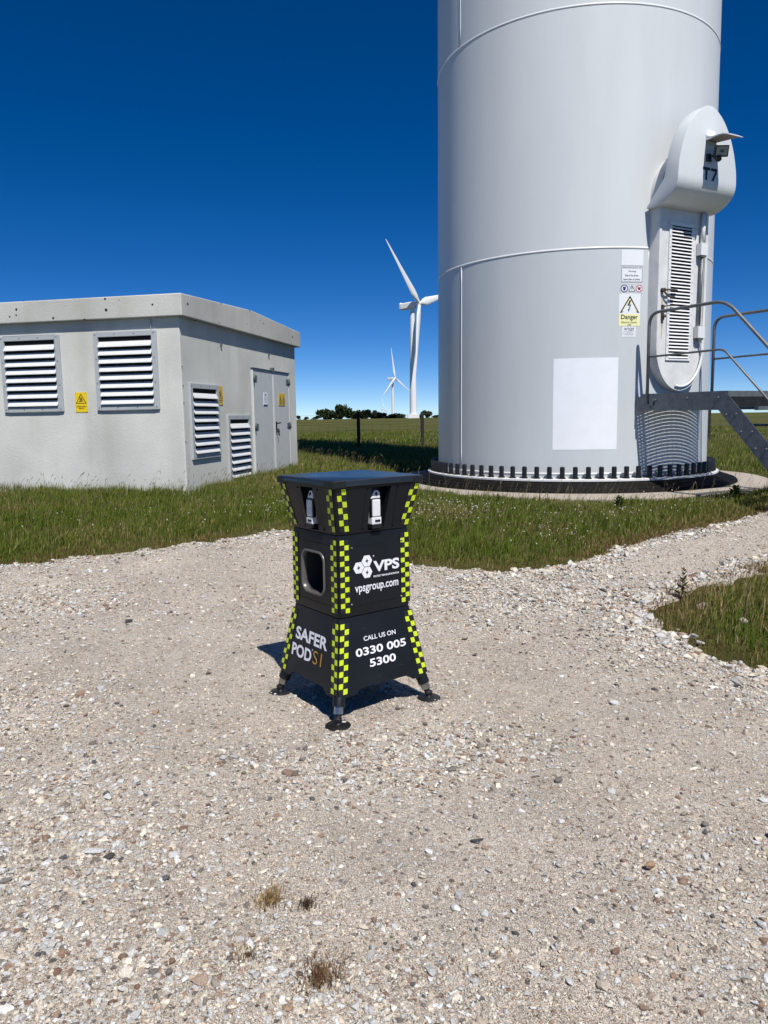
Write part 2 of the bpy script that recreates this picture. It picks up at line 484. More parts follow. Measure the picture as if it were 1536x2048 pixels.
def np_mesh(name, v, f, material, col=None, smooth=False):
    me = bpy.data.meshes.new(name)
    f = np.asarray(f); k = f.shape[1]
    me.vertices.add(len(v)); me.vertices.foreach_set('co', np.asarray(v, np.float32).ravel())
    me.loops.add(f.size); me.loops.foreach_set('vertex_index', f.ravel().astype(np.int32))
    me.polygons.add(len(f)); me.polygons.foreach_set('loop_start', (np.arange(len(f)) * k).astype(np.int32))
    me.polygons.foreach_set('loop_total', np.full(len(f), k, np.int32))
    me.polygons.foreach_set('use_smooth', np.full(len(f), smooth))
    me.materials.append(material)
    me.update(calc_edges=True)
    if col is not None:
        a = me.color_attributes.new('Col', 'FLOAT_COLOR', 'POINT')
        c = np.ones((len(v), 4), np.float32); c[:, :3] = col
        a.data.foreach_set('color', c.ravel())
    o = bpy.data.objects.new(name, me); COL.objects.link(o)
    return o

def graded(a, b, step, far, growth=1.18):
    """dense between a and b, growing outwards to +-far"""
    core = list(np.arange(a, b + 1e-6, step)); s = step; p = core[-1]; hi = []
    while p < far[1]:
        s *= growth; p += s; hi.append(p)
    s = step; p = core[0]; lo = []
    while p > far[0]:
        s *= growth; p -= s; lo.append(p)
    return np.array(lo[::-1] + core + hi)

def ground_z(x, y):
    sd = grass_sd(x, y)
    near = S(1 - np.hypot(x, y - 8) / 60)
    z = terr(x, y) + near * .035 * S(sd / .5) * (.4 + 1.2 * vnoise(x * 3, y * 3, 9))
    z = z + S((y - 14) / 6) * (vnoise(x * .35, y * .35, 12) - .5) * .10 * S(1 - (y - 60) / 100)
    z = z - .09 * S((3.25 - np.hypot(x - 3.011, y - 12.285)) / .25)
    return z - .02 * (1 - S((sd + .25) / .2))
g = grid_mesh('ground', graded(-9, 13, .14, (-3500, 3500)), graded(0, 16, .14, (-40, 4200)), ground_z, M['field'])
tag(g, 'rough green pasture stretching to the horizon', 'ground', kind='structure')

def track_z(x, y):
    sd = grass_sd(x, y)
    z = terr(x, y) + .012 + (vnoise(x * 2.2, y * 2.2, 21) - .5) * .022 + (vnoise(x * 9, y * 9, 22) - .5) * .010
    z = z + (vnoise(x * 42, y * 42, 23) - .5) * .006
    return z - .03 * S((sd + .02) / .12)
tr = grid_mesh('gravel_track', np.arange(-6.5, 9.0, .03), np.arange(-.8, 12.5, .03), track_z, M['gravel'], keep=lambda x, y: (grass_sd(x, y) < .06))
tag(tr, 'pale beige crushed stone track and turning area', 'track', kind='structure')

# ------------------------------------------------------------------ the big turbine tower (world frame helpers)
T = Vector((3.011, 12.285, 0))
_d = T.to_2d().normalized()
TN = Vector((-_d.x, -_d.y, 0)); TR = Vector((-TN.y, TN.x, 0))
def cyl(theta, z, r):
    a = radians(theta)
    return T + (TN * cos(a) + TR * sin(a)) * r + Vector((0, 0, z))
def Rz(z):
    return 2.1 - (z - .7) * .0049
PHI = radians(42)
DN = TN * cos(PHI) + TR * sin(PHI)      # door outward
DT = TR * cos(PHI) - TN * sin(PHI)      # to the right when facing the door
UP = Vector((0, 0, 1))
def D(u, v, z):
    return T + DT * u + DN * v + UP * z

tower = tag(empty('wind_turbine_tower', T + UP * .45), 'huge white wind turbine tower with an oval door, standing on a bolted base', 'wind turbine')
mb = MB(); mb.lathe([(Rz(.60), .60), (Rz(3.647), 3.647)], T, 192); lower = mb.build('tower_section', M['shell_low'])
rings = [3.647 + 2.985 * k for k in range(0, 20)]
mb = MB()
zs = [z for z in rings]
mb.lathe([(Rz(z) + .0008, z) for z in zs], T, 192)
top = zs[-1]
mb.lathe([(Rz(top), top), (0.01, top + .05)], T, 192)
upper = mb.build('tower_section', M['shell'])
rooted(tower, lower, upper)
for z in [.672] + rings[:4]:
    mb = MB(); R = Rz(z)
    mb.lathe([(R - .002, z - .016), (R + .006, z - .011), (R + .0085, z), (R + .006, z + .011), (R - .002, z + .016)], T, 192)
    rooted(tower, mb.build('weld_ring', M['white']))
def vseam(theta, z0, z1):
    mb = MB(); n = 12
    rr = []
    for k in range(n + 1):
        z = z0 + (z1 - z0) * k / n; R = Rz(z)
        rr.append([cyl(theta - .28, z, R - .003), cyl(theta - .16, z, R + .007), cyl(theta + .16, z, R + .007), cyl(theta + .28, z, R - .003)])
    mb.loft(rr, smooth=True); o = mb.build('weld_seam', M['white']); rooted(tower, o)
vseam(-47.3, .69, 3.63); vseam(-48.3, 6.65, 9.6); vseam(118, 3.67, 6.6)
# weld seam round the door insert
mb = MB(); rr = []
for k in range(25):
    z = .74 + (3.6 - .74) * k / 24
    if z < 1.6: continue
    R = Rz(z); th = 29.0 
    rr.append([cyl(th - .14, z, R - .002), cyl(th, z, R + .005), cyl(th + .14, z, R - .002)])
mb.loft(rr, smooth=True); rooted(tower, mb.build('weld_seam', M['white']))
# base flange and mastic ring
mb = MB(); mb.lathe([(2.05, .612), (2.262, .612), (2.275, .604), (2.275, .582), (2.262, .574), (2.05, .574)], T, 160, smooth=False); rooted(tower, mb.build('base_flange', M['white_dirty'], sharp=20))
mb = MB()
mb.lathe([(2.0, .573), (2.26, .573), (2.285, .566), (2.33, .560), (2.36, .548), (2.375, .528), (2.44, .522), (2.455, .502), (2.52, .494), (2.54, .474), (2.545, .44), (2.0, .44)], T, 160, smooth=True)
rooted(tower, mb.build('foundation_ring', M['grout'], sharp=40))
# bolts with caps
mb = MB(); n = 14
prof = [(.034, 0), (.034, .148), (.030, .160), (.018, .166), (0.001, .167)]
mb.lathe(prof, (0, 0), n); mb.lathe([(.047, 0), (.047, .018), (.034, .020)], (0, 0), n)
bolt0 = mb.build('bolt_cap', M['blackplastic'], sharp=40)
first = True
for k in range(80):
    th = -33.09 + 4.42 * k + (k * (360 - 80 * 4.42) / 80)
    th = (th + 180) % 360 - 180
    if not -112 < th < 130: continue
    o = bolt0 if first else bolt0.copy()
    if not first: COL.objects.link(o)
    first = False
    p = cyl(th, .6115, 2.192)
    o.parent = tower; o.location = p - tower.location

# ---- oval door with louvre
def oval(u0, zc_bot, zc_top, rb, rt, hw, n=20):
    """outline of the door, anticlockwise from the lower right"""
    pts = []
    for k in range(n + 1):
        a = -pi * k / n
        pts.append((hw * cos(a), zc_bot + rb * sin(a)))           # right -> bottom -> left
    for k in range(n + 1):
        a = pi - pi * k / n
        pts.append((hw * cos(a), zc_top + rt * sin(a)))
    return pts
doorroot = empty('door', tower.location)
doorroot.parent = tower; doorroot.location = (0, 0, 0)
def D_(o, parent=None):
    adopt(o, parent or tower); return o
outer = oval(0, 2.36, 4.30, .58, .55, .466); inner = oval(0, 2.36, 4.30, .535, .505, .421)
mb = MB()
R_ = [[D(u, 1.93, z) for u, z in outer], [D(u, 2.19, z) for u, z in outer], [D(u * .99, 2.2, z) for u, z in outer], [D(u, 2.2, z) for u, z in inner], [D(u * .995, 2.165, z) for u, z in inner]]
mb.loft(R_, caps=False, smooth=True)
frame = mb.build('door_frame', M['white_dirty'], sharp=35)
bpy.data.objects.remove(doorroot)
D_(frame)
mb = MB(); inn2 = oval(0, 2.36, 4.30, .530, .50, .416)
mb.loft([[D(u, 2.11, z) for u, z in inn2], [D(u, 2.182, z) for u, z in inn2], [D(u * .98, 2.187, 2.36 + (z - 2.36) * .997) for u, z in inn2]])
door = D_(mb.build('door', M['white_dirty']))
tag(door, 'white oval tower door with a tall louvre')
# rust weeping down from the lock: thin stain painted film with its own shape
rustm = mat('rust_stain', lin(196, 178, 150), .8, var=.2, vscale=25)
for (u0, z0, w, h) in ((-.365, 2.99, .018, .40), (-.36, 2.74, .02, .30)):
    mb = MB(); mb.add([D(u0 - w, 2.1885, z0), D(u0 + w * .8, 2.1885, z0), D(u0 + w * .5, 2.1885, z0 - h * .6), D(u0, 2.1885, z0 - h), D(u0 - w * .6, 2.1885, z0 - h * .7)], [(0, 1, 2, 3, 4)])
    adopt(mb.build('rust_streak', rustm), door)
# louvre on the door
mb = MB(); lu0, lu1, lz0, lz1 = -.283, .192, 2.182, 3.972
fw = .045
for (a, b_, c, d_) in ((lu0, lu0 + fw, lz0, lz1), (lu1 - fw, lu1, lz0, lz1), (lu0 + fw, lu1 - fw, lz0, lz0 + fw * .6), (lu0 + fw, lu1 - fw, lz1 - fw, lz1)):
    mb.box(D((a + b_) / 2, 2.196, (c + d_) / 2), (b_ - a, .018, d_ - c), (DT, DN, UP))
louv = mb.build('louvre', M['white']); adopt(louv, door)
mb = MB(); mb.poly([D(lu0 + .02, 2.189, lz0 + .02), D(lu1 - .02, 2.189, lz0 + .02), D(lu1 - .02, 2.189, lz1 - .02), D(lu0 + .02, 2.189, lz1 - .02)])
lb = mb.build('louvre_backing', M['ventdark']); adopt(lb, door)
mb = MB(); ns = 39; a0, a1 = lz0 + fw * .6, lz1 - fw; pit = (a1 - a0) / ns
for k in range(ns):
    z = a0 + pit * k + .004
    u0, u1 = lu0 + fw, lu1 - fw
    mb.add([D(u0, 2.193, z + pit * .62), D(u1, 2.193, z + pit * .62), D(u1, 2.214, z + .002), D(u0, 2.214, z + .002), D(u0, 2.190, z + pit * .57), D(u1, 2.190, z + pit * .57), D(u1, 2.2125, z), D(u0, 2.2125, z)],
           [(0, 1, 2, 3), (7, 6, 5, 4), (3, 2, 6, 7), (0, 3, 7, 4), (1, 5, 6, 2), (0, 4, 5, 1)])
ls = mb.build('louvre_slats', M['white']); adopt(ls, door)
# rivets of the louvre frame
studs('rivet', [(D(u, 2.204, lz0 + .05 + (lz1 - lz0 - .1) * k / 12), D(u, 2.2085, lz0 + .05 + (lz1 - lz0 - .1) * k / 12)) for k in range(13) for u in (lu0 + .016, lu1 - .016)], .006, 8, M['hinge'], door)
# handles
mb = MB()
mb.tube([D(-.379, 2.185, 3.087), D(-.379, 2.235, 3.087)], [.03, .026], 14)
mb.tube([D(-.379, 2.235, 3.087), D(-.33, 2.25, 3.09), D(-.20, 2.245, 3.094), D(-.148, 2.24, 3.092)], [.013, .012, .011, .010], 8)
mb.tube([D(-.379, 2.222, 3.075), D(-.34, 2.235, 3.03), D(-.30, 2.24, 3.005), D(-.19, 2.24, 2.998)], [.012, .012, .012, .013], 8)
h1 = mb.build('door_handle', M['rust']); adopt(h1, door)
mb = MB()
mb.box(D(-.368, 2.20, 2.80), (.035, .03, .20), (DT, DN, UP)); mb.tube([D(-.36, 2.21, 2.875), D(-.33, 2.235, 2.885), D(-.15, 2.235, 2.895)], .008, 8)
mb.tube([D(-.36, 2.21, 2.75), D(-.36, 2.24, 2.75)], .02, 10)
h2 = mb.build('door_lock', M['rust']); adopt(h2, door)
# conduit to the right of the door
mb = MB()
mb.tube([D(.318, 2.235, 4.13), D(.318, 2.235, 3.70)], .03, 12, mat=0)
mb.tube([D(.318, 2.235, 3.70), D(.300, 2.235, 2.60)], .021, 12, mat=1)
path = [D(.300, 2.235, 2.56), D(.345, 2.225, 2.45)]
for k in range(13):
    a = -radians(8) - radians(96) * k / 12
    path.append(D(.412 * cos(a) , 2.214, 2.36 + .525 * sin(a)))
mb.tube(path, .016, 10, mat=0)
pipe = mb.build('conduit', [M['white'], M['galvrail']]); D_(pipe)
for z in (3.655, 2.565):
    mb = MB()
    mb.box(D(.318, 2.232, z), (.135, .075, .155), (DT, DN, UP))
    mb.box(D(.318, 2.235, z - .0895), (.09, .06, .025), (DT, DN, UP), mat=1)
    D_(mb.build('conduit_clamp', [M['white'], M['hinge']]))

# ---- hood over the door
prof = [(4.13, .545, 2.20, 2.04), (4.145, .545, 2.285, 2.045), (4.17, .545, 2.345, 2.06), (4.21, .545, 2.415, 2.10), (4.26, .545, 2.475, 2.15), (4.32, .545, 2.517, 2.205), (4.38, .545, 2.536, 2.255), (4.43, .545, 2.54, 2.30), (4.46, .545, 2.54, 2.315),
        (4.55, .540, 2.54, 2.33), (4.62, .530, 2.54, 2.335), (4.71, .510, 2.54, 2.335), (4.80, .485, 2.54, 2.335), (4.90, .447, 2.54, 2.335), (5.0, .40, 2.54, 2.335), (5.08, .348, 2.54, 2.335), (5.16, .287, 2.54, 2.335), (5.22, .225, 2.54, 2.335), (5.27, .158, 2.54, 2.335), (5.305, .095, 2.54, 2.335), (5.325, .035, 2.54, 2.335)]
mb = MB(); rr = []
for z, w, vf, vb in prof:
    rr.append([D(-w, vb, z), D(-w, vf, z), D(w, vf, z), D(w, vb, z)])
mb.loft(rr, smooth=True)
hood = bevel(mb.build('hood', M['shell']), .007, 2, 40); hood.data.set_sharp_from_angle(angle=radians(32)); D_(hood)
for p in hood.data.polygons: p.use_smooth = True
tag(hood, 'white egg shaped hood marked T7 above the door')
mb = MB(); rr = []
for v, zt, zb, ul, ur in ((2.53, 5.06, 4.90, -.065, .125), (2.56, 4.995, 4.896, -.07, .13), (2.60, 4.955, 4.892, -.08, .135), (2.66, 4.925, 4.888, -.10, .14), (2.75, 4.905, 4.882, -.125, .15), (2.84, 4.888, 4.870, -.14, .155), (2.90, 4.868, 4.852, -.135, .15), (2.925, 4.853, 4.842, -.11, .13)):
    rr.append([D(ul, v, zb), D(ul, v, zt - (zt - zb) * .45), D(ul * .6 + ur * .4 - .04, v, zt), D(ul * .4 + ur * .6 + .04, v, zt), D(ur, v, zt - (zt - zb) * .45), D(ur, v, zb)])
mb.loft(rr, smooth=True); 
for i_, f_ in enumerate(mb.f):      # shade under the visor, put into the colour of its lower faces
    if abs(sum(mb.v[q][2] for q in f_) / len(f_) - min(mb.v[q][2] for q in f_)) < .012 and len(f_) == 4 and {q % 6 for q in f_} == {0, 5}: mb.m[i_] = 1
vis = mb.build('visor', [M['shell'], mat('shaded_underside', (.20, .175, .145, 1), .7, var=.3, vscale=12)], sharp=50); adopt(vis, hood)
mb = MB()
hm = lambda s, h, off: D(s, 2.54 + off, h)
def bar(mbx, pts, off=.003, mp=hm): mbx.poly([mp(s, h, off) for s, h in pts])
bar(mb, [(-.105, 4.545), (.030, 4.545), (.030, 4.58), (-.105, 4.58)]); bar(mb, [(-.056, 4.425), (-.020, 4.425), (-.020, 4.545), (-.056, 4.545)])
bar(mb, [(.045, 4.545), (.128, 4.545), (.16, 4.545), (.167, 4.58), (.045, 4.58)]); bar(mb, [(.062, 4.425), (.100, 4.425), (.165, 4.545), (.128, 4.545)])
t7 = mb.build('lettering', M['text_dark']); adopt(t7, hood)

flood = empty('floodlight', D(0, 2.56, 4.70))
tag(flood, 'small black floodlight with motion sensor under the hood visor', 'floodlight')
mb = MB(); mb.box(D(-.02, 2.556, 4.69), (.07, .03, .09), (DT, DN, UP)); mb.tube([D(-.02, 2.56, 4.70), D(0, 2.62, 4.705), D(.02, 2.66, 4.73)], .016, 8); fb = mb.build('bracket', M['blackplastic'])
ax1 = (DN * .78 - UP * .22 - DT * .42).normalized(); ax0 = UP.cross(ax1).normalized() * 1; ax2 = ax1.cross(ax0).normalized()
cF = D(.025, 2.70, 4.735)
mb = MB(); mb.box(cF, (.175, .05, .135), (ax0, ax1, ax2)); fh = bevel(mb.build('lamp_housing', M['blackplastic']), .008)
mb = MB(); mb.box(cF + ax1 * .0265, (.142, .006, .102), (ax0, ax1, ax2)); mb.box(cF + ax1 * .031, (.045, .004, .035), (ax0, ax1, ax2), mat=1)
fl = mb.build('lamp_lens', [mat('lamp_glass', (.35, .35, .30, 1), .2), M['hinge']])
mb = MB(); mb.tube([D(0, 2.64, 4.69), D(.0, 2.68, 4.655), D(0, 2.70, 4.625)], [.03, .042, .03], 12); fs = mb.build('motion_sensor', M['blackplastic'])
rooted(flood, fb, fh, fl, fs)

# ---- platform and stairs
plat = empty('access_stairs', D(0, 2.7, .45))
tag(plat, 'galvanised steel access platform with handrails and stairs at the tower door', 'stairs')
GL = .40
def stringer(u):
    mb = MB()
    pts = [(2.14, 1.736), (3.392, 1.734), (4.72, .372), (4.42, .372), (3.314, 1.508), (2.14, 1.512)]
    a = [D(u - .005, v, z) for v, z in pts]; b_ = [D(u + .005, v, z) for v, z in pts]
    mb.loft([a, b_])
    return mb.build('stringer', M['galv'])
rooted(plat, stringer(-.62), stringer(.62))
def arc(path, r=.12, n=6):
    """round the corners of a (v,z) polyline"""
    out = [path[0]]
    for i in range(1, len(path) - 1):
        a, b_, c = (Vector(q) for q in (path[i - 1], path[i], path[i + 1]))
        p0 = b_ + (a - b_).normalized() * r; p1 = b_ + (c - b_).normalized() * r
        for k in range(n + 1):
            t = k / n
            q = p0 * (1 - t) ** 2 + b_ * 2 * t * (1 - t) + p1 * t * t
            out.append((q.x, q.y))
    out.append(path[-1]); return out
def rail(u, side):
    rp = arc([(2.222, 1.60), (2.222, 2.775), (3.37, 2.778), (4.62, 1.49), (4.62, .62)], .17)
    mp = arc([(2.235, 2.213), (3.36, 2.222), (4.60, .97)], .08)
    mb = MB(); mb.tube([D(u, v, z) for v, z in rp], .021, 10); h = mb.build('handrail', M['galvrail'])
    mb = MB(); mb.tube([D(u, v, z) for v, z in mp], .0135, 8); m_ = mb.build('mid_rail', M['galvrail'])
    rooted(plat, h, m_)
rail(-.632, -1); rail(.632, 1)
mb = MB()
k = 0; v = 2.16
while v < 3.36:
    mb.box(D(0, v, 1.717), (1.228, .0035, .034), (DT, DN, UP)); v += .0333
for j in range(12):
    u = -.55 + 1.1 * j / 11
    mb.box(D(u, 2.76, 1.7325), (.006, 1.2, .006), (DT, DN, UP))
mb.box(D(0, 3.374, 1.70), (1.228, .012, .068), (DT, DN, UP))
mb.box(D(0, 2.15, 1.70), (1.228, .008, .068), (DT, DN, UP))
rooted(plat, mb.build('grating_deck', M['galvrail']))
sl = (1.734 - .372) / (4.72 - 3.392)
for j in range(1, 7):
    z = 1.734 - .195 * j; v = 3.36 + .195 * j / sl + .02
    mb = MB()
    for q in range(7):
        mb.box(D(0, v + .01 + q * .033, z - .015), (1.226, .0035, .03), (DT, DN, UP))
    mb.box(D(0, v + .22, z - .018), (1.226, .014, .045), (DT, DN, UP))
    for q in range(10):
        mb.box(D(-.54 + 1.08 * q / 9, v + .11, z - .003), (.006, .215, .005), (DT, DN, UP))
    rooted(plat, mb.build('tread', M['galvrail']))
for u, sg in ((-.625, -1), (.625, 1)):
    studs('bolt', [(D(u, v, z), D(u + sg * .022, v, z)) for v, z in ((2.359, 1.652), (2.861, 1.662), (3.312, 1.656), (3.431, 1.452), (3.562, 1.458), (3.637, 1.252), (3.779, 1.253), (3.83, 1.06), (3.97, 1.06), (4.02, .86), (4.16, .86))], .013, 6, M['galvrail'], plat)
for u in (-.632, .632):
    mb = MB()
    mb.box(D(u, 2.30, 1.63), (.03, .05, .10), (DT, DN, UP))
    mb.box(D(u * .98, 2.16, 1.62), (.02, .24, .16), (DT, DN, UP))
    rooted(plat, mb.build('bracket', M['galv']))

# ---- concrete slab round the base
mb = MB(); pts = []
for k in range(48):
    a = 2 * pi * k / 48
    r = 3.06 + .06 * sin(3 * a + 1) + .03 * sin(7 * a)
    pts.append((T.x + r * cos(a), T.y + r * sin(a)))
mb.loft([[(x, y, .1) for x, y in pts], [(x, y, .448) for x, y in pts]])
slab = bevel(mb.build('concrete_slab', M['conc']), .015); tag(slab, 'round concrete slab ringing the foot of the turbine tower', 'slab')

# ---- signs stuck on the tower
def cm(th0):
    return lambda s, h, off: cyl(th0 + math.degrees(s / 2.1), h, Rz(h) + .002 + off)
def cpatch(mb, mp, s0, h0, s1, h1, off=0.0, m=0, n=6):
    for k in range(n):
        a = s0 + (s1 - s0) * k / n; b_ = s0 + (s1 - s0) * (k + 1) / n
        mb.add([mp(a, h0, off), mp(b_, h0, off), mp(b_, h1, off), mp(a, h1, off)], [(0, 1, 2, 3)], m, True)
def deg(th): return radians(th) * 2.1
def sticker(name, th0, th1, z0, z1, m, label, cat):
    mb = MB(); mp = cm((th0 + th1) / 2); w = deg(th1 - th0) / 2
    n = 8
    rr = [[mp(-w + 2 * w * k / n, z0, -.0035) for k in range(n + 1)], [mp(-w + 2 * w * k / n, z0, 0) for k in range(n + 1)], [mp(-w + 2 * w * k / n, z1, 0) for k in range(n + 1)], [mp(-w + 2 * w * k / n, z1, -.0035) for k in range(n + 1)]]
    mb.loft(rr, closed=False, caps=False, smooth=True)
    o = mb.build(name, m, sharp=40); tag(o, label, cat); return o, mp, w
M['bigpatch'] = mat('white_film', (.84, .87, .92, 1), .35, var=.03, vscale=5)
sticker('white_sheet', -5.4, 18.0, 1.003, 2.228, M['bigpatch'], 'large blank white rectangle stuck on the lower tower, left of the door platform', 'sheet')
sticker('blank_sticker', 18.35, 26.8, 3.42, 3.618, M['sign_white'], 'small blank white sticker at the top of the sign column beside the tower door', 'sticker')
o, mp, w = sticker('notice_sign', 18.35, 26.6, 3.202, 3.416, M['sign_white'], 'white notice with four lines of black text and a thin border, on the tower', 'sign')
mb = MB()
for (a, b_, c, d_) in ((-w + .004, 3.206, w - .004, 3.211), (-w + .004, 3.407, w - .004, 3.412), (-w + .004, 3.211, -w + .009, 3.407), (w - .009, 3.211, w - .004, 3.407)): cpatch(mb, mp, a, b_, c, d_, .0012, n=4)
for s, hw, h in (('Authorized persons only', .135, 3.375), ('Warning!', .055, 3.328), ('Risk of ice throw.', .095, 3.278), ('Stand clear of turbine.', .12, 3.228)):
    text_into(mb, s, (-hw, h, hw, h + .026), mp, 0, .008)
adopt(mb.build('lettering', M['text_dark']), o)
o, mp, w = sticker('pictogram_sign', 18.0, 26.9, 3.062, 3.182, M['shell_low'], 'strip of three small round and triangular safety pictograms above the yellow danger sign', 'sign')
def disc(mb, mp, s, h, r0, r1, m, off=.0012, n=28):
    a = [mp(s + r1 * cos(2 * pi * k / n), h + r1 * sin(2 * pi * k / n), off) for k in range(n)]
    if r0 <= 0: mb.add(a, [tuple(range(n))], m); return
    b_ = [mp(s + r0 * cos(2 * pi * k / n), h + r0 * sin(2 * pi * k / n), off) for k in range(n)]
    mb.add(a + b_, [(k, (k + 1) % n, n + (k + 1) % n, n + k) for k in range(n)], m)
mb = MB()   # 0 dark 1 blue 2 red 3 white
disc(mb, mp, -.103, 3.122, 0, .05, 3, .0008); disc(mb, mp, -.103, 3.122, .039, .05, 1)
mb.poly([mp(-.103 + x, 3.122 + y, .0012) for x, y in ((-.021, .018), (-.012, .026), (0, .02), (.012, .026), (.021, .018), (.016, -.02), (0, -.03), (-.016, -.02))], 1)
def tri(mb, mp, s, h, r, t, m, off=.0012, mfill=None):
    """triangle outline, flat base at h"""
    H_ = r * 1.62
    O_ = [(s - r, h), (s + r, h), (s, h + H_)]
    I_ = [(s - r + t * 1.75, h + t), (s + r - t * 1.75, h + t), (s, h + H_ - t * 2.0)]
    if mfill is not None: mb.add([mp(a, b_, off - .0005) for a, b_ in I_], [(0, 1, 2)], mfill)
    vs = [mp(a, b_, off) for a, b_ in O_ + I_]
    mb.add(vs, [(0, 1, 4, 3), (1, 2, 5, 4), (2, 0, 3, 5)], m)
def bolt_glyph(mb, mp, s, h, k, m, off=.0014):
    pts = [(.02, .5), (.32, .5), (.02, .12), (.27, .15), (-.02, -.32), (.08, -.30), (-.12, -.5), (-.16, -.22), (-.09, -.27), (.0, -.02), (-.25, -.05)]
    top = [(-.02, .5), (.16, .5), (.03, .14), (-.16, .02)]
    q1 = [(.00, .50), (.17, .50), (-.02, .10), (-.20, .04)]
    q2 = [(-.20, .04), (-.02, .10), (.17, .16), (.05, .04)]
    q3 = [(.17, .16), (.05, .10), (-.08, -.30), (-.02, -.30)]
    q4 = [(-.14, -.27), (.05, -.24), (-.075, -.5)]
    for q in (q1, q2, q3, q4): mb.poly([mp(s + x * k, h + y * k, off) for x, y in q], m)
tri(mb, mp, .003, 3.082, .05, .007, 0, mfill=3); bolt_glyph(mb, mp, .004, 3.115, .05, 0, .0016)
disc(mb, mp, .107, 3.122, 0, .047, 3, .0008); disc(mb, mp, .107, 3.122, .038, .047, 2)
mb.poly([mp(.107 + x, 3.122 + y, .0012) for x, y in ((-.024, .012), (-.014, .021), (0, .014), (.014, .021), (.024, .012), (.018, -.008), (0, -.024), (-.018, -.008))], 0)
mb.poly([mp(.107 + x, 3.122 + y, .0018) for x, y in ((-.030, .025), (-.025, .030), (.030, -.025), (.025, -.030))], 2)
adopt(mb.build('pictograms', [M['text_dark'], M['blue'], M['red'], M['sign_white']]), o)
o, mp, w = sticker('danger_sign', 17.75, 26.0, 2.636, 3.060, M['sign_white'], 'faded yellow and white Danger Electric shock risk sign on the tower', 'sign')
mb = MB()
cpatch(mb, mp, -w + .002, 2.638, w - .003, 2.795, .0006, 2)
tri(mb, mp, 0, 2.808, .138, .016, 0, .0014, mfill=2); bolt_glyph(mb, mp, -.005, 2.895, .15, 0, .0018)
text_into(mb, 'Danger', (-.12, 2.706, .118, 2.786), mp, 0, .018)
text_into(mb, 'Electric shock', (-.112, 2.672, .108, 2.699), mp, 0, .008)
text_into(mb, 'risk', (-.03, 2.642, .028, 2.665), mp, 0, .008)
adopt(mb.build('lettering', [M['text_dark'], M['sign_white'], M['sign_cream']]), o)
o, mp, w = sticker('number_sign', 19.2, 24.45, 2.495, 2.629, M['sign_white'], 'small white WTG07 number plate below the yellow danger sign', 'sign')
mb = MB(); text_into(mb, 'WTG07', (-.072, 2.575, .072, 2.614), mp, 0, .012)
for h, hw in ((2.561, .078), (2.546, .045), (2.532, .085), (2.518, .06)):
    s = -hw
    while s < hw:
        l = random.uniform(.006, .022); cpatch(mb, mp, s, h, min(hw, s + l), h + .005, .0012, 1, n=1); s += l + .005
adopt(mb.build('lettering', [M['text_dark'], mat('small_print', (.16, .17, .19, 1), .6)]), o)

# ------------------------------------------------------------------ substation building
BC = Vector((-2.683, 10.201, 0)); by = radians(78)
BV = Vector((cos(by), sin(by), 0)); BU = Vector((-sin(by), cos(by), 0))   # BV back along right wall, BU left along front
def B(u, v, z): return BC + BU * u + BV * v + UP * z
bld = empty('substation_building', B(2.5, 2.4, .42)); tag(bld, 'pale grey rendered substation hut with louvre vents and steel double doors', 'building')
BL, BD = 5.6, 4.78
mb = MB(); pts = [(0, 0), (BL, 0), (BL, BD), (0, BD)]
mb.loft([[B(u, v, .1) for u, v in pts], [B(u, v, 2.86) for u, v in pts]])
wall = bevel(mb.build('wall', M['wall']), .012); rooted(bld, wall)
mb = MB(); o_ = .092
prof = [(-o_, 2.852), (-o_, 3.14), (BD / 2, 3.235), (BD + o_, 3.14), (BD + o_, 2.852)]
mb.loft([[B(-o_, v, z) for v, z in prof], [B(BL + o_, v, z) for v, z in prof]])
roof = bevel(mb.build('roof', M['fascia']), .012); rooted(bld, roof)
def fr_map(kind):
    if kind == 'front': return lambda s, h, off: B(s, -off, h)
    return lambda s, h, off: B(-off, s, h)
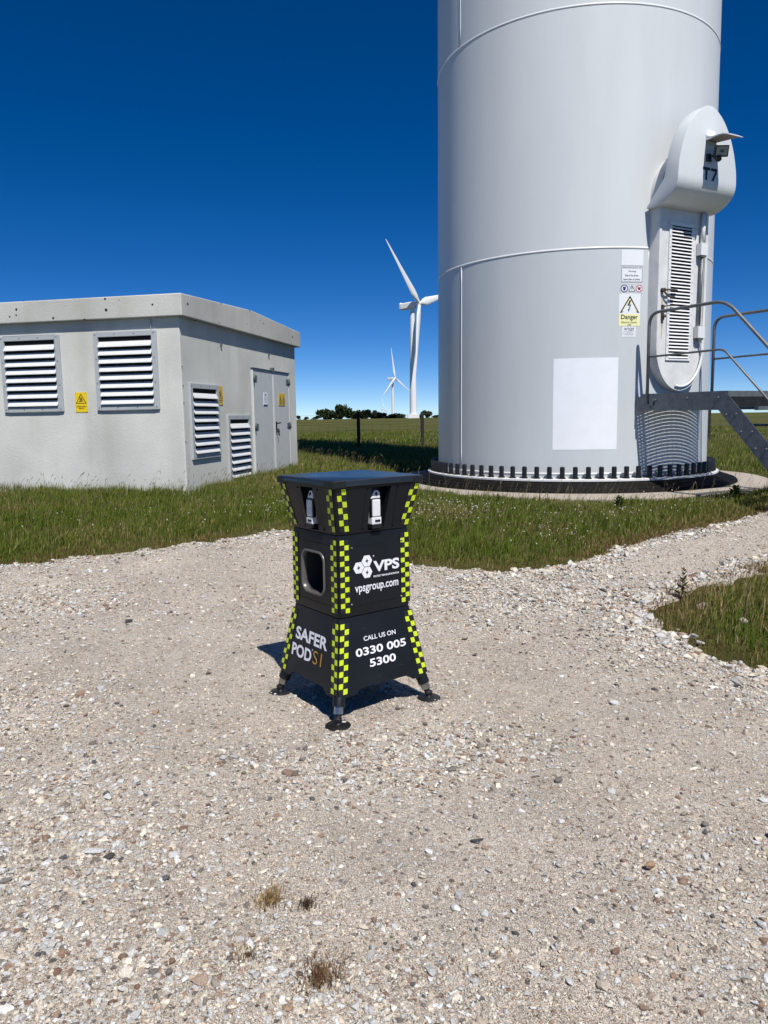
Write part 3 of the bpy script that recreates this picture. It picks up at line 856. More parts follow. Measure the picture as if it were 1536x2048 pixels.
def vent(kind, s0, s1, z0, z1, n, name='louvre_vent'):
    mp = fr_map(kind)
    ex, en = (BU, -BV) if kind == 'front' else (BV, -BU)
    sc, zc = (s0 + s1) / 2, (z0 + z1) / 2; fw = .068
    mb = MB()
    for (a, b_, c, d_) in ((s0, s0 + fw, z0, z1), (s1 - fw, s1, z0, z1), (s0 + fw, s1 - fw, z0, z0 + fw), (s0 + fw, s1 - fw, z1 - fw, z1)):
        mb.box(mp((a + b_) / 2, (c + d_) / 2, .015), (b_ - a, .034, d_ - c), (ex, en, UP))
    f = bevel(mb.build(name, M['vent_frame']), .004); rooted(bld, f)
    mb = MB(); mb.poly([mp(s0 + .03, z0 + .03, .004), mp(s1 - .03, z0 + .03, .004), mp(s1 - .03, z1 - .03, .004), mp(s0 + .03, z1 - .03, .004)])
    bk = mb.build('backing', M['ventdark']); adopt(bk, f)
    mb = MB(); a0, a1 = z0 + fw + .005, z1 - fw - .03; pit = (a1 - a0) / n
    e0, e1 = s0 + fw + .004, s1 - fw - .004
    for k in range(n):
        z = a0 + pit * k
        P = [(.006, z + pit * .72), (.052, z + pit * .17), (.056, z + pit * .05), (.050, z + pit * .02), (.046, z + pit * .10), (.006, z + pit * .62)]
        A = [mp(e0, zz, oo) for oo, zz in P]; C_ = [mp(e1, zz, oo) for oo, zz in P]
        mb.loft([A, C_])
    sl_ = mb.build('slats', M['vent_slat']); adopt(sl_, f)
    pr = []
    for k in range(4):
        for (s, z) in ((s0 + .034 + (s1 - s0 - .068) * k / 3, z1 - .034), (s0 + .034 + (s1 - s0 - .068) * k / 3, z0 + .034), (s0 + .034, z0 + .034 + (z1 - z0 - .068) * k / 3), (s1 - .034, z0 + .034 + (z1 - z0 - .068) * k / 3)):
            if (s, z) not in [q_[2] for q_ in pr]: pr.append((mp(s, z, .031), mp(s, z, .036), (s, z)))
    studs('screw', [q_[:2] for q_ in pr], .008, 6, M['hinge'], f)
vent('front', .33, 1.264, 1.64, 2.69, 8); vent('front', 1.79, 2.725, 1.635, 2.685, 8); vent('front', 3.25, 4.185, 1.635, 2.685, 8)
vent('side', .185, 1.108, .94, 1.99, 8); vent('side', 1.41, 2.315, .497, 1.55, 8)
# small hooks high on the side wall and bolts along the corner
for v, z in ((1.30, 2.60), (3.32, 2.60)):
    mb = MB(); mb.box(B(-.01, v, z), (.03, .03, .05), (BV, BU, UP)); rooted(bld, mb.build('hook', M['hinge']))
studs('bolt', [(B(-.001, .02, z), B(-.012, .02, z)) for z in (1.2, 1.72, 1.95, 2.2)], .008, 6, M['hinge'], bld)
# doors
def leaf(v0, v1, z0, z1, hv, handle):
    mb = MB(); mb.box(B(-.012, (v0 + v1) / 2, (z0 + z1) / 2), (v1 - v0, .03, z1 - z0), (BV, BU, UP))
    d = bevel(mb.build('door', M['doorgrey']), .004); rooted(bld, d)
    for z in (2.165, 1.36, .575):
        mb = MB(); sg = 1 if hv < 3.4 else -1
        mb.box(B(-.034, hv + sg * .075, z), (.13, .014, .085), (BV, BU, UP)); mb.tube([B(-.04, hv, z - .065), B(-.04, hv, z + .065)], .022, 8)
        adopt(mb.build('hinge', M['hinge']), d)
    if handle:
        mb = MB(); mb.box(B(-.034, 3.53, 1.33), (.035, .015, .20), (BV, BU, UP)); mb.tube([B(-.04, 3.53, 1.40), B(-.075, 3.53, 1.40), B(-.08, 3.62, 1.41)], .012, 8); mb.tube([B(-.04, 3.53, 1.28), B(-.065, 3.535, 1.25), B(-.07, 3.56, 1.18)], .013, 8)
        adopt(mb.build('handle', M['text_dark']), d)
    for (a, b_) in ((v0 + .004, v0 + .030), (v1 - .03, v1 - .004)):
        mb = MB(); mb.box(B(-.030, (a + b_) / 2, (z0 + z1) / 2), (b_ - a, .008, z1 - z0 - .01), (BV, BU, UP))
        adopt(mb.build('edge_trim', M['dooredge']), d)
    return d
leaf(2.47, 3.435, .455, 2.315, 2.50, False); leaf(3.447, 4.30, .455, 2.315, 4.27, True)
mb = MB(); mb.box(B(-.02, 3.385, 2.326), (1.86, .05, .016), (BV, BU, UP)); mb.box(B(-.024, 3.42, 2.345), (.10, .05, .07), (BV, BU, UP)); rooted(bld, mb.build('door_head', M['hinge']))
mb = MB(); mb.box(B(-.02, 3.385, .445), (1.86, .06, .02), (BV, BU, UP)); rooted(bld, mb.build('door_sill', M['hinge']))

def plate(name, kind, s0, s1, z0, z1, m, label, off=.0, flip=False):
    mp0 = fr_map(kind); sc = (s0 + s1) / 2
    ex, en = (BU, -BV) if kind == 'front' else (BV, -BU)
    mb = MB(); mb.box(mp0(sc, (z0 + z1) / 2, off + .004), (s1 - s0, .006, z1 - z0), (ex, en, UP))
    o = mb.build(name, m); tag(o, label, 'sign')
    sg = -1 if kind == 'front' else 1
    return o, (lambda s, h, k: mp0(sc + sg * s, h, off + .0075 + k))
def man(mb, mp, s, h, k, m=0):
    """falling figure struck by a bolt"""
    for q in ([(-.30, -.30), (.30, -.22), (.30, -.14), (-.30, -.20)], [(-.10, -.18), (.05, -.16), (.12, .14), (-.02, .14)], [(-.02, .10), (-.24, .02), (-.20, -.04), (.02, .04)], [(.08, .1), (.26, .0), (.22, -.05), (.08, .02)], [(.0, .2), (.03, .26), (.09, .26), (.12, .2), (.09, .15), (.03, .15)], [(-.2, .42), (-.12, .42), (-.10, .24), (-.03, .26), (-.16, .05), (-.13, .2), (-.2, .2)]):
        mb.poly([mp(s + x * k, h + y * k, .001) for x, y in q], m)
o, mp = plate('warning_sign', 'front', 1.426, 1.612, 1.618, 1.892, M['sign_yellow'], 'bright yellow danger of death sign between the two front vents of the hut')
mb = MB(); tri(mb, mp, 0, 1.737, .084, .009, 0, .0004); man(mb, mp, 0, 1.795, .115)
text_into(mb, 'DANGER OF DEATH', (-.078, 1.689, .078, 1.704), mp, 0, .03); text_into(mb, 'KEEP OUT', (-.042, 1.664, .042, 1.679), mp, 0, .03)
for s in (-.08, .08):
    disc(mb, mp, s, 1.878, 0, .005, 0, .0004, 8); disc(mb, mp, s, 1.632, 0, .005, 0, .0004, 8)
adopt(mb.build('lettering', M['text_dark']), o)
o, mp = plate('warning_sign', 'side', 1.118, 1.296, 1.705, 1.985, M['sign_ochre'], 'yellow danger of death sign beside the upper vent on the side wall of the hut')
mb = MB(); tri(mb, mp, 0, 1.80, .082, .009, 0, .0004); man(mb, mp, 0, 1.858, .115)
text_into(mb, 'DANGER OF DEATH', (-.075, 1.765, .075, 1.781), mp, 0, .03); text_into(mb, 'KEEP OUT', (-.042, 1.738, .042, 1.753), mp, 0, .03)
adopt(mb.build('lettering', M['text_dark']), o)
o, mp = plate('notice_sign', 'side', 2.93, 3.12, 1.715, 1.933, M['sign_white'], 'white notice fixed on the left leaf of the steel double doors', .028)
mb = MB(); cpatch(mb, mp, -.03, 1.885, .03, 1.908, .0006, 0, 1)
for h, hw in ((1.86, .05), (1.83, .06), (1.81, .055), (1.785, .06), (1.76, .03)): cpatch(mb, mp, -hw, h, hw, h + .006, .0006, 1, 1)
cpatch(mb, mp, -.095, 1.715, .095, 1.73, .0006, 0, 1)
adopt(mb.build('lettering', [M['blue'], mat('faint_print', (.3, .32, .45, 1), .6)]), o)
o, mp = plate('warning_sign', 'side', 3.69, 4.03, 1.722, 1.943, M['sign_ochre'], 'yellow double warning sign on the right leaf of the steel doors', .028)
mb = MB()
for s in (-.085, .085): tri(mb, mp, s, 1.80, .07, .008, 0, .0006); mb.poly([mp(s + x, 1.835 + y, .001) for x, y in ((-.02, -.02), (.02, -.02), (.012, .03), (-.012, .03))])
for s in (-.085, .085):
    for h in (1.778, 1.760, 1.742): cpatch(mb, mp, s - .06, h, s + .06, h + .008, .0006, 0, 1)
adopt(mb.build('lettering', M['text_dark']), o)

# ------------------------------------------------------------------ security pod
PC = Vector((-.18, 3.882, 0)); pyaw = radians(36.5)
PX = Vector((cos(pyaw), sin(pyaw), 0)); PY = Vector((-sin(pyaw), cos(pyaw), 0))
PZ0 = .012
def Pp(x, y, z): return PC + PX * x + PY * y + UP * (z)
pod = empty('security_pod', PC); tag(pod, 'black security tower with lime checker tape and lettering on the gravel', 'security unit')
def rsq(h, r, z, n=5):
    out = []
    for cx, cy, a0 in ((1, 1, 0), (-1, 1, 90), (-1, -1, 180), (1, -1, 270)):
        for k in range(n + 1):
            a = radians(a0 + 90 * k / n)
            out.append(Pp(cx * (h - r) + r * cos(a), cy * (h - r) + r * sin(a), z))
    return out
def ploft(levels, name, m, sharp=30):
    mb = MB(); mb.loft([rsq(h, r, z) for h, r, z in levels], smooth=True)
    o = mb.build(name, m, sharp=sharp); adopt(o, pod); return o
FACES = {'R': (PX, -PY), 'L': (-PY, -PX), 'BR': (PY, PX), 'BL': (-PX, PY)}
def fmap(face, z0, h0, z1, h1):
    """surface coordinates on a (sloping) pod face: s along, h height, off outwards"""
    s_, o_ = FACES[face]; k = (h1 - h0) / (z1 - z0)
    nrm = (o_ - UP * k).normalized()
    return lambda s, h, off: PC + s_ * s + o_ * (h0 + k * (h - z0)) + UP * h + nrm * off
UPS = (.930, .2205, 1.166, .268); MID = (.5165, .223, .928, .2205); LOW = (.14, .2866, .5165, .223)
# skirt (lower housing): a shell with cut-outs underneath
sk = ploft([(.2866, .03, .14), (.2225, .028, .5145)], 'skirt', M['pod'])
mb = MB(); mb.loft([rsq(.272, .02, .10), rsq(.215, .02, .49)]); boolean(sk, mb)
for f in ('R', 'BR'):
    s_, o_ = FACES[f]; mb = MB()
    q = [(-.185, .12), (-.185, .1401), (-.145, .166), (.145, .166), (.185, .1401), (.185, .12)]
    mb.loft([[PC + s_ * s + o_ * -.5 + UP * z for s, z in q], [PC + s_ * s + o_ * .5 + UP * z for s, z in q]]); boolean(sk, mb)
# corner lugs hanging a little lower
mid = ploft([(.2222, .026, .5195), (.2230, .026, .523), (.2210, .026, .922), (.2203, .026, .926)], 'middle_housing', M['pod'])
up_ = ploft([(.2195, .024, .9305), (.2205, .024, .934), (.268, .024, 1.166)], 'upper_housing', M['pod'])
lid = ploft([(.268, .03, 1.167), (.2775, .03, 1.170), (.2785, .03, 1.190), (.2755, .03, 1.1975), (.268, .03, 1.2005)], 'lid', M['podlid'], 60)
for sx in (-1, 1):
    for sy in (-1, 1):
        mb = MB()
        c = (sx * .2785, sy * .2785)
        pts = []
        for a in range(7):
            t = radians(90 * a / 6); pts.append((sx * (.2785 - .03 + .0325 * cos(t)), sy * (.2785 - .03 + .0325 * sin(t))))
        pts = [(sx * (.2785 + .0025), sy * .205)] + pts + [(sx * .205, sy * (.2785 + .0025))]
        pin = [(x - sx * .01, y - sy * .01) for x, y in pts]
        mb.loft([[Pp(x, y, 1.166) for x, y in pts] + [Pp(x, y, 1.166) for x, y in pin[::-1]], [Pp(x, y, 1.1955) for x, y in pts] + [Pp(x, y, 1.1955) for x, y in pin[::-1]]])
        adopt(mb.build('corner_bracket', M['blackplastic']), pod)
# recesses in the upper housing
for f in FACES:
    s_, o_ = FACES[f]; mb = MB()
    A = [(-.045, .938), (.052, .938), (.074, 1.157), (-.045, 1.157)]
    mb.loft([[PC + s_ * s + o_ * .198 + UP * z for s, z in A], [PC + s_ * s + o_ * .4 + UP * z for s, z in A]]); boolean(up_, mb)
# seams of the service plates on the upper housing
for f in FACES:
    mp = fmap(f, *UPS)
    for (s0, s1) in ((-.083, -.074), (.103, .113)):
        mb = MB(); mb.add([mp(s0 + .003, .94, .0008), mp(s0 + .0045, .94, .0008), mp(s1 + .0005, 1.158, .0008), mp(s1 - .001, 1.158, .0008)], [(0, 1, 2, 3)])
        adopt(mb.build('plate_seam', M['matteblack']), pod)
    studs('screw', [(mp(s + .012, h, -.001), mp(s + .012, h, .003)) for s, h in ((-.08, 1.15), (.105, 1.15), (-.085, .95), (.098, .95))], .004, 8, M['matteblack'], pod)
# detectors in the recesses
for f in FACES:
    s_, o_ = FACES[f]
    def q(s, z, d): return PC + s_ * (s - .001) + o_ * d + UP * z
    ax = (s_, o_, UP)
    mb = MB(); mb.box(q(0, .985, .222), (.058, .044, .036), ax); mb.box(q(0, 1.0485, .215), (.058, .026, .093), ax)
    pts = [(-.029, 1.095), (.029, 1.095), (.026, 1.125), (.012, 1.138), (-.006, 1.136), (-.018, 1.118)]
    mb.loft([[q(s, z, .202) for s, z in pts], [q(s, z, .236) for s, z in pts]])
    ms = bevel(mb.build('motion_sensor', M['white']), .004); adopt(ms, pod)
    mb = MB(); mb.box(q(0, 1.0485, .2295), (.060, .019, .096), ax); lf = bevel(mb.build('lens_frame', M['blackplastic']), .003); adopt(lf, ms)
    mb = MB(); mb.box(q(0, 1.0485, .2375), (.048, .016, .086), ax); ln = bevel(mb.build('lens', M['lens']), .006, 3); adopt(ln, ms)
    mb = MB(); mb.box(q(.004, .985, .2452), (.032, .004, .011), ax); mb.tube([q(.004, 1.118, .236), q(.004, 1.118, .240)], .0085, 14); mb.box(q(0, .957, .222), (.060, .052, .018), ax)
    sl_ = bevel(mb.build('sensor_base', M['blackplastic']), .002); adopt(sl_, ms)
# panels on the middle housing
for f in ('R', 'BR', 'BL'):
    mp = fmap(f, *MID); mb = MB(); s_, o_ = FACES[f]
    mb.loft([[mp(s, h, 0) for s, h in ((-.212, .568), (.212, .568), (.212, .872), (-.212, .872))], [mp(s, h, .0022) for s, h in ((-.211, .569), (.211, .569), (.211, .871), (-.211, .871))]])
    pn = mb.build('access_panel', M['pod']); adopt(pn, pod)
    studs('screw', [(mp(s, h, .002), mp(s, h, .006)) for s, h in ((-.143, .862), (.166, .866), (-.15, .58), (.16, .575))], [.006, .005], 10, M['chrome'], pn)
mpk = fmap('R', *LOW); M['scuff'] = mat('pale_scuff', (.05, .052, .055, 1), .7)
for (s_a, h_a, s_b, h_b, w_) in ((.10, .235, .135, .222, .0012), (-.04, .20, -.012, .206, .001), (.155, .262, .163, .235, .0012), (-.10, .452, -.072, .447, .001)):
    mb = MB(); mb.add([mpk(s_a, h_a, .0012), mpk(s_b, h_b, .0012), mpk(s_b, h_b + w_, .0012), mpk(s_a, h_a + w_, .0012)], [(0, 1, 2, 3)]); adopt(mb.build('scuff_mark', M['scuff']), pod)
# porthole in the left face
mp = fmap('L', *MID)
def rrect(hw, hh, r, n=8):
    out = []
    for cx, cy, a0 in ((1, 1, 0), (-1, 1, 90), (-1, -1, 180), (1, -1, 270)):
        for k in range(n + 1):
            a = radians(a0 + 90 * k / n); out.append((cx * (hw - r) + r * cos(a), cy * (hh - r) + r * sin(a)))
    return out
pc = (-.010, .716)
for f in ('L',):
    mb = MB(); rr_ = rrect(.103, .105, .045)
    mb.loft([[mp(pc[0] + x, pc[1] + y, -.16) for x, y in rr_], [mp(pc[0] + x, pc[1] + y, .05) for x, y in rr_]]); boolean(mid, mb)
    mb = MB(); O = rrect(.112, .114, .052); I = rrect(.101, .103, .044); J = rrect(.106, .108, .048)
    g_ = lambda L_, off: [mp(pc[0] + x, pc[1] + y, off) for x, y in L_]
    mb.loft([g_(O, 0), g_(O, .006), g_(J, .010), g_(I, .007), g_(I, -.02)], caps=False, smooth=True)
    adopt(mb.build('porthole_rim', M['ring']), pod)
    mb = MB(); mb.loft([g_(rrect(.1025, .1045, .044), -.001), g_(rrect(.095, .097, .04), -.15)], caps=False, smooth=True); mb.poly(g_(rrect(.0951, .0971, .04), -.149))
    adopt(mb.build('porthole_lining', mat('porthole_lining_grey', (.03, .03, .032, 1), .6)), pod)
mb = MB()
for h in (.872, .566): mb.add([mp(-.212, h, .0008), mp(.212, h, .0008), mp(.212, h + .002, .0008), mp(-.212, h + .002, .0008)], [(0, 1, 2, 3)])
adopt(mb.build('panel_seam', M['matteblack']), pod)
# checker tape
def tape(face, geo, z0, z1, rows, in0, in1, side, phase, off=.003):
    """two columns of squares along one upright edge of a face"""
    mp = fmap(face, *geo); mb = MB(); za, ha, zb, hb = geo
    hh = lambda z: ha + (hb - ha) * (z - za) / (zb - za)
    for i in range(rows):
        a = z0 + (z1 - z0) * i / rows; b_ = z0 + (z1 - z0) * (i + 1) / rows
        for c in range(2):
            d0 = in0 + (in1 - in0) * c / 2; d1 = in0 + (in1 - in0) * (c + 1) / 2     # distance from the edge
            g = .0013
            lime = (i + c + phase) % 2 == 0
            if lime:
                mb.add([mp(side * (hh(a) - d0), a, off), mp(side * (hh(b_) - d0), b_, off), mp(side * (hh(b_) - d1), b_, off), mp(side * (hh(a) - d1), a, off)], [(0, 1, 2, 3)], 1)
                e = .0006
                mb.add([mp(side * (hh(a) - d0 - g), a + g, off + e), mp(side * (hh(b_) - d0 - g), b_ - g, off + e), mp(side * (hh(b_) - d1 + g), b_ - g, off + e), mp(side * (hh(a) - d1 + g), a + g, off + e)], [(0, 1, 2, 3)], 0)
            else:
                mb.add([mp(side * (hh(a) - d0), a, off), mp(side * (hh(b_) - d0), b_, off), mp(side * (hh(b_) - d1), b_, off), mp(side * (hh(a) - d1), a, off)], [(0, 1, 2, 3)], 1)
    o = mb.build('checker_tape', [M['lime'], M['text_dark']]); adopt(o, pod)
for f in FACES:
    for side in (-1, 1):
        tape(f, UPS, .945, 1.160, 7, .014, .068, side, 1 if side < 0 else 0, .0015)
        tape(f, MID, .540, .906, 14, .008, .062, side, 1, .0032)
        tape(f, LOW, .156, .492, 12, .004, .058, side, 1, .0015)
# lettering
mR = fmap('R', *MID); mb = MB()
def hexa(cx, cz, r, off=.003):
    mb.poly([mR(cx + r * cos(radians(60 * k)) * 1.04, cz + r * sin(radians(60 * k)) * 1.02, off) for k in range(6)], 0)
    st = []
    for k in range(8):
        rr0 = .0125 if k % 2 == 0 else .0058
        st.append(mR(cx + rr0 * cos(radians(45 * k)) * .8, cz + rr0 * sin(radians(45 * k)), off + .0008))
    mb.poly(st, 1)
hexa(-.053, .7865, .0310); hexa(-.1035, .7575, .0310); hexa(-.053, .7285, .0310)
text_into(mb, 'VPS', (-.014, .724, .150, .780), mR, 0, .036, .003)
text_into(mb, 'PROTECT MANAGE MONITOR', (-.014, .697, .148, .7065), mR, 0, .03, .003)
text_into(mb, 'vpsgroup.com', (-.128, .622, .142, .665), mR, 0, .016, .003)
disc(mb, mR, -.012, .807, .0025, .004, 0, .003, 12)
adopt(mb.build('lettering', [M['sign_white'], M['text_dark']]), pod)
mR = fmap('R', *LOW); mb = MB()
text_into(mb, 'CALL US ON', (-.096, .388, .104, .411), mR, 0, .015, .002)
text_into(mb, '0330 005', (-.152, .318, .162, .358), mR, 0, .026, .002)
text_into(mb, '5300', (-.076, .255, .088, .295), mR, 0, .026, .002)
adopt(mb.build('lettering', M['sign_white']), pod)
mL = fmap('L', *LOW); mb = MB()
text_into(mb, 'SAFER', (-.160, .342, .150, .408), mL, 0, .032, .002)
text_into(mb, 'POD', (-.182, .252, .014, .318), mL, 0, .032, .002)
text_into(mb, 'S1', (.030, .254, .112, .322), mL, 1, -.004, .002)
disc(mb, mL, .018, .318, .003, .005, 0, .002, 12)
adopt(mb.build('lettering', [M['sign_white'], M['gold']]), pod)
# legs with foot pads
for sx in (-1, 1):
    for sy in (-1, 1):
        k = (.2866 - .223) / (.5165 - .14)
        def lg(z, e=-.014): 
            h = .2866 + k * (.14 - z) + e
            return Pp(sx * h, sy * h, z)
        mb = MB()
        mb.tube([lg(.17, -.040), lg(.142, -.030), lg(.098, -.024)], .031, 16)
        leg = mb.build('leg', M['pod'], sharp=40); adopt(leg, pod)
        mb = MB(); mb.tube([lg(.10, -.024), lg(.066, -.022)], .023, 16); adopt(mb.build('adjuster_tube', M['chrome'], sharp=40), leg)
        f0 = lg(.03, -.018)
        mb = MB()
        mb.tube([lg(.067, -.022), lg(.035, -.018)], .016, 12)
        z = PZ0
        gz = lambda a: a + z
        prof = [(.062, gz(-.006)), (.063, gz(.003)), (.058, gz(.007)), (.020, gz(.010)), (.015, gz(.020)), (.020, gz(.027)), (.020, gz(.038)), (.012, gz(.044)), (.002, gz(.044))]
        mb.lathe(prof, (f0.x, f0.y), 28)
        adopt(mb.build('foot_pad', M['black'], sharp=35), leg)

# ------------------------------------------------------------------ far turbines
def far_turbine(x, y, zb, hub, yaw, rot, L, label, base=True):
    root = empty('wind_turbine', (x, y, zb)); tag(root, label, 'wind turbine', 'white wind turbines on the horizon')
    O = Vector((x, y, 0))
    mb = MB(); n = 10
    mb.lathe([(2.1 - .85 * k / n, zb + (hub - 1.5) * k / n) for k in range(n + 1)], O, 32)
    rooted(root, mb.build('tower', M['turb_far']))
    ax = Vector((cos(yaw), sin(yaw), 0)); tilt = radians(5); ax = (ax * cos(tilt) + UP * sin(tilt)).normalized()
    sd_ = UP.cross(ax).normalized(); u_ = ax.cross(sd_).normalized()
    Hc = Vector((x, y, zb + hub))
    mb = MB(); sec = []
    for t, w, h0, h1 in ((-8.2, .9, -.7, 1.4), (-7.6, 1.5, -1.5, 2.1), (-6.6, 1.7, -1.7, 2.3), (-6.2, 1.7, -1.75, 1.75), (-2, 1.8, -1.8, 1.7), (1.6, 1.7, -1.7, 1.6), (2.2, 1.3, -1.3, 1.3)):
        sec.append([Hc + ax * t + sd_ * (w * a) + u_ * (h0 + (h1 - h0) * b_) for a, b_ in ((-1, .15), (-.8, 0), (.8, 0), (1, .15), (1, .85), (.8, 1), (-.8, 1), (-1, .85))])
    mb.loft(sec, smooth=False); rooted(root, bevel(mb.build('nacelle', M['turb_far']), .15, 2))
    Rc = Hc + ax * 4.6
    mb = MB(); mb.tube([Hc + ax * 2.0, Hc + ax * 3.4, Hc + ax * 5.0, Hc + ax * 5.8, Hc + ax * 6.1], [1.3, 1.45, 1.3, .8, .1], 16); rooted(root, mb.build('hub', M['turb_far']))
    for k in range(3):
        a = radians(rot + 120 * k)
        bd = (sd_ * cos(a) + u_ * sin(a)); cd = ax.cross(bd)
        mb = MB(); rings_ = []
        for t, ch, th, tw in ((.02, 1.0, 1.0, 0), (.06, 1.05, .95, 6), (.13, 2.0, .85, 12), (.20, 2.35, .65, 12), (.35, 1.95, .45, 9), (.55, 1.4, .3, 6), (.75, .95, .2, 4), (.92, .52, .10, 2), (.985, .28, .05, 1), (1.0, .05, .02, 0)):
            c = Rc + bd * (L * t); w_ = radians(-.4 * tw); e1 = cd * cos(w_) + ax * sin(w_); e2 = -cd * sin(w_) + ax * cos(w_)
            sh = 0 if t < .07 else .35 * ch
            rings_.append([c + e1 * (ch * cos(2 * pi * j / 10) + sh * 0) * 1.0 + e2 * (th * sin(2 * pi * j / 10)) for j in range(10)])
        mb.loft(rings_, smooth=True); rooted(root, mb.build('blade', M['turb_far'], sharp=60))
    if base:
        mb = MB(); mb.box((x, y, zb + .9), (6.4, 6.4, 2.6)); mb.box((x, y, zb + 2.35), (5.4, 5.4, .3)); rooted(root, mb.build('foundation', M['turb_far']))
    return root
YAW = radians(-33)
far_turbine(17.6, 430, terr1(0, 430) - .2, 62.9, YAW, 135, 42.0, 'nearest distant white wind turbine, standing in the field left of the big tower')
far_turbine(15.5, 1110, terr1(0, 1110) + 1.0, 66.0, YAW, 95, 44.5, 'smaller white wind turbine farther off beyond the dark trees', False)
far_turbine(2.0, 2300, terr1(0, 2300), 70.0, YAW, 100, 44.5, 'farthest wind turbine, only its nacelle and blade tips showing over the trees', False)

# ------------------------------------------------------------------ distant trees and bushes
def tree(x0p, x1p, ytop, ybot, dist, label, name='tree', leaves=900, lean=0.0, dens=1.0):
    """crown box given in the photograph's direction, built at its own distance and size"""
    k = dist / 1500.0
    cx = ((x0p + x1p) / 2 - 768) * k; w = (x1p - x0p) * k
    hz = lambda py, px: 1.5 + ((832 - .016 * (px - 768)) - py) * k
    zt = hz(ytop, cx / k + 768); zb = terr1(cx, dist) - .1
    h = zt - zb
    root = empty(name, (cx, dist, zb)); tag(root, label, 'tree' if 'tree' in name else 'bush', 'dark trees and bushes on the horizon')
    mb = MB(); mb.tube([(cx, dist, zb - .2), (cx + lean * .4, dist, zb + h * .3), (cx + lean, dist, zb + h * .62)], [.06 * h * .6, .04 * h * .6, .012 * h], 7)
    for q in range(5):
        a = random.uniform(0, 2 * pi); mb.tube([(cx + lean * .5, dist, zb + h * .3), (cx + lean + cos(a) * w * .3, dist + sin(a) * w * .3, zb + h * random.uniform(.5, .8))], [.02 * h, .006 * h], 5)
    tk = mb.build('trunk', M['bark']); rooted(root, tk)
    nb = 9; cen = []
    for q in range(nb):
        a = random.uniform(0, 2 * pi); r = random.uniform(.05, .42) * w
        cen.append((cx + lean + cos(a) * r, dist + sin(a) * r, zb + h * random.uniform(.16, .78), random.uniform(.18, .30)))
    pts = []; per = leaves // nb
    for (bx, bY, bz, br) in cen:
        d = rng.normal(size=(per, 3)); d /= np.linalg.norm(d, axis=1)[:, None]
        rad = rng.uniform(.55, 1.05, per)[:, None]
        p = d * rad * np.array([br * w * 1.15, br * w * 1.15, br * h * 1.05]) + np.array([bx, bY, bz]); pts.append(p)
    P = np.concatenate(pts); P[:, 2] = np.clip(P[:, 2], zb + .1, zt)
    n = len(P); s = rng.uniform(.06, .13, n)[:, None] * min(w, h * 1.3)
    a1 = rng.normal(size=(n, 3)); a1 /= np.linalg.norm(a1, axis=1)[:, None]; a2 = np.cross(a1, rng.normal(size=(n, 3))); a2 /= np.linalg.norm(a2, axis=1)[:, None]
    V = np.stack([P - a1 * s, P - a2 * s * .6, P + a1 * s, P + a2 * s * .6], 1).reshape(-1, 3)
    F_ = np.arange(n * 4).reshape(-1, 4)
    c = np.array([.036, .052, .020]) * rng.uniform(.55, 1.5, n)[:, None]
    o = np_mesh('crown', V, F_, M['leaf'], np.repeat(c, 4, 0)); rooted(root, o)
px = lambda X: 590 + X * .2441
py_ = lambda Y: 460 + Y * .2441
tl = [(222, 350, 1460, 465, 'low spreading wind bent tree at the left end of the far tree clump', -1.5), (342, 444, 1430, 460, 'tallest rounded tree of the far clump', 0), (440, 545, 1455, 462, 'broad dark tree right of the tallest one in the far clump', .5),
      (552, 632, 1474, 466, 'small rounded tree right of the first fence post', 0), (630, 700, 1478, 470, 'pointed dark tree in front of the farthest turbine', 0), (690, 760, 1496, 468, 'low bush under the second turbine', 0), (750, 850, 1498, 472, 'wide low bush between the two turbine masts', 0), (840, 935, 1508, 466, 'low hedge bush left of the nearest turbine base', 0), (1000, 1062, 1512, 474, 'low bush right of the nearest turbine base', 0), (1058, 1132, 1474, 463, 'single rounded tree beside the second fence post', 0), (1125, 1200, 1515, 470, 'low bush at the edge of the big tower', 0), (30, 62, 1520, 478, 'tiny bush at the far left of the horizon', 0), (85, 130, 1524, 480, 'tiny flat bush on the far horizon beside the hut', 0), (150, 235, 1520, 476, 'low bush left of the wind bent tree', 0),
      (300, 400, 1500, 471, 'low dark bush filling the gap left of the tallest far tree', 0), (415, 500, 1494, 473, 'low dark bush between the tallest far tree and the broad one', 0), (520, 610, 1500, 474, 'low dark bush behind the first fence post', 0), (600, 690, 1502, 475, 'low dark bush at the foot of the farthest turbine', 0), (655, 745, 1490, 477, 'rounded dark bush left of the second turbine mast', 0), (800, 900, 1503, 478, 'long low bush between the two turbine masts, behind the wide one', 0)]
for a, b_, t, d_, lab, ln in tl:
    tree(px(a), px(b_), py_(t), 0, d_, lab, 'tree' if 'tree' in lab and 'bush' not in lab else 'bush', 1000, ln)

# ------------------------------------------------------------------ stock fence
fence = empty('stock_fence', (1.26, 24, .4)); tag(fence, 'wire stock fence on dark timber posts across the field', 'fence')
fx = [-9.0, -6.9, -4.85, -2.8, -.77, 1.26, 3.54, 5.83, 8.1, 10.25, 12.5, 14.8]
fy = lambda x: 24.0 - .03 * (x - 1.2)
for i, x in enumerate(fx):
    y = fy(x); z = terr1(x, y); h = 1.12 + .09 * ((i * 37) % 10) / 10
    mb = MB(); mb.box((x, y, z + h / 2 - .15), (.105, .105, h + .3))
    o = mb.build('post', M['wood']); bevel(o, .012); rooted(fence, o)
mb = MB()
for k, hh in enumerate((.08, .2, .33, .47, .62, .80, .88, 1.10)):
    mb.tube([(x, fy(x) - .055, terr1(x, fy(x)) + hh) for x in fx], .0035, 4, caps=False)
x = fx[0]
while x < fx[-1]:
    y = fy(x) - .055; z = terr1(x, y); mb.tube([(x, y, z + .08), (x, y, z + .80)], .0028, 3, caps=False); x += .28
rooted(fence, mb.build('wire_mesh', M['wire']))

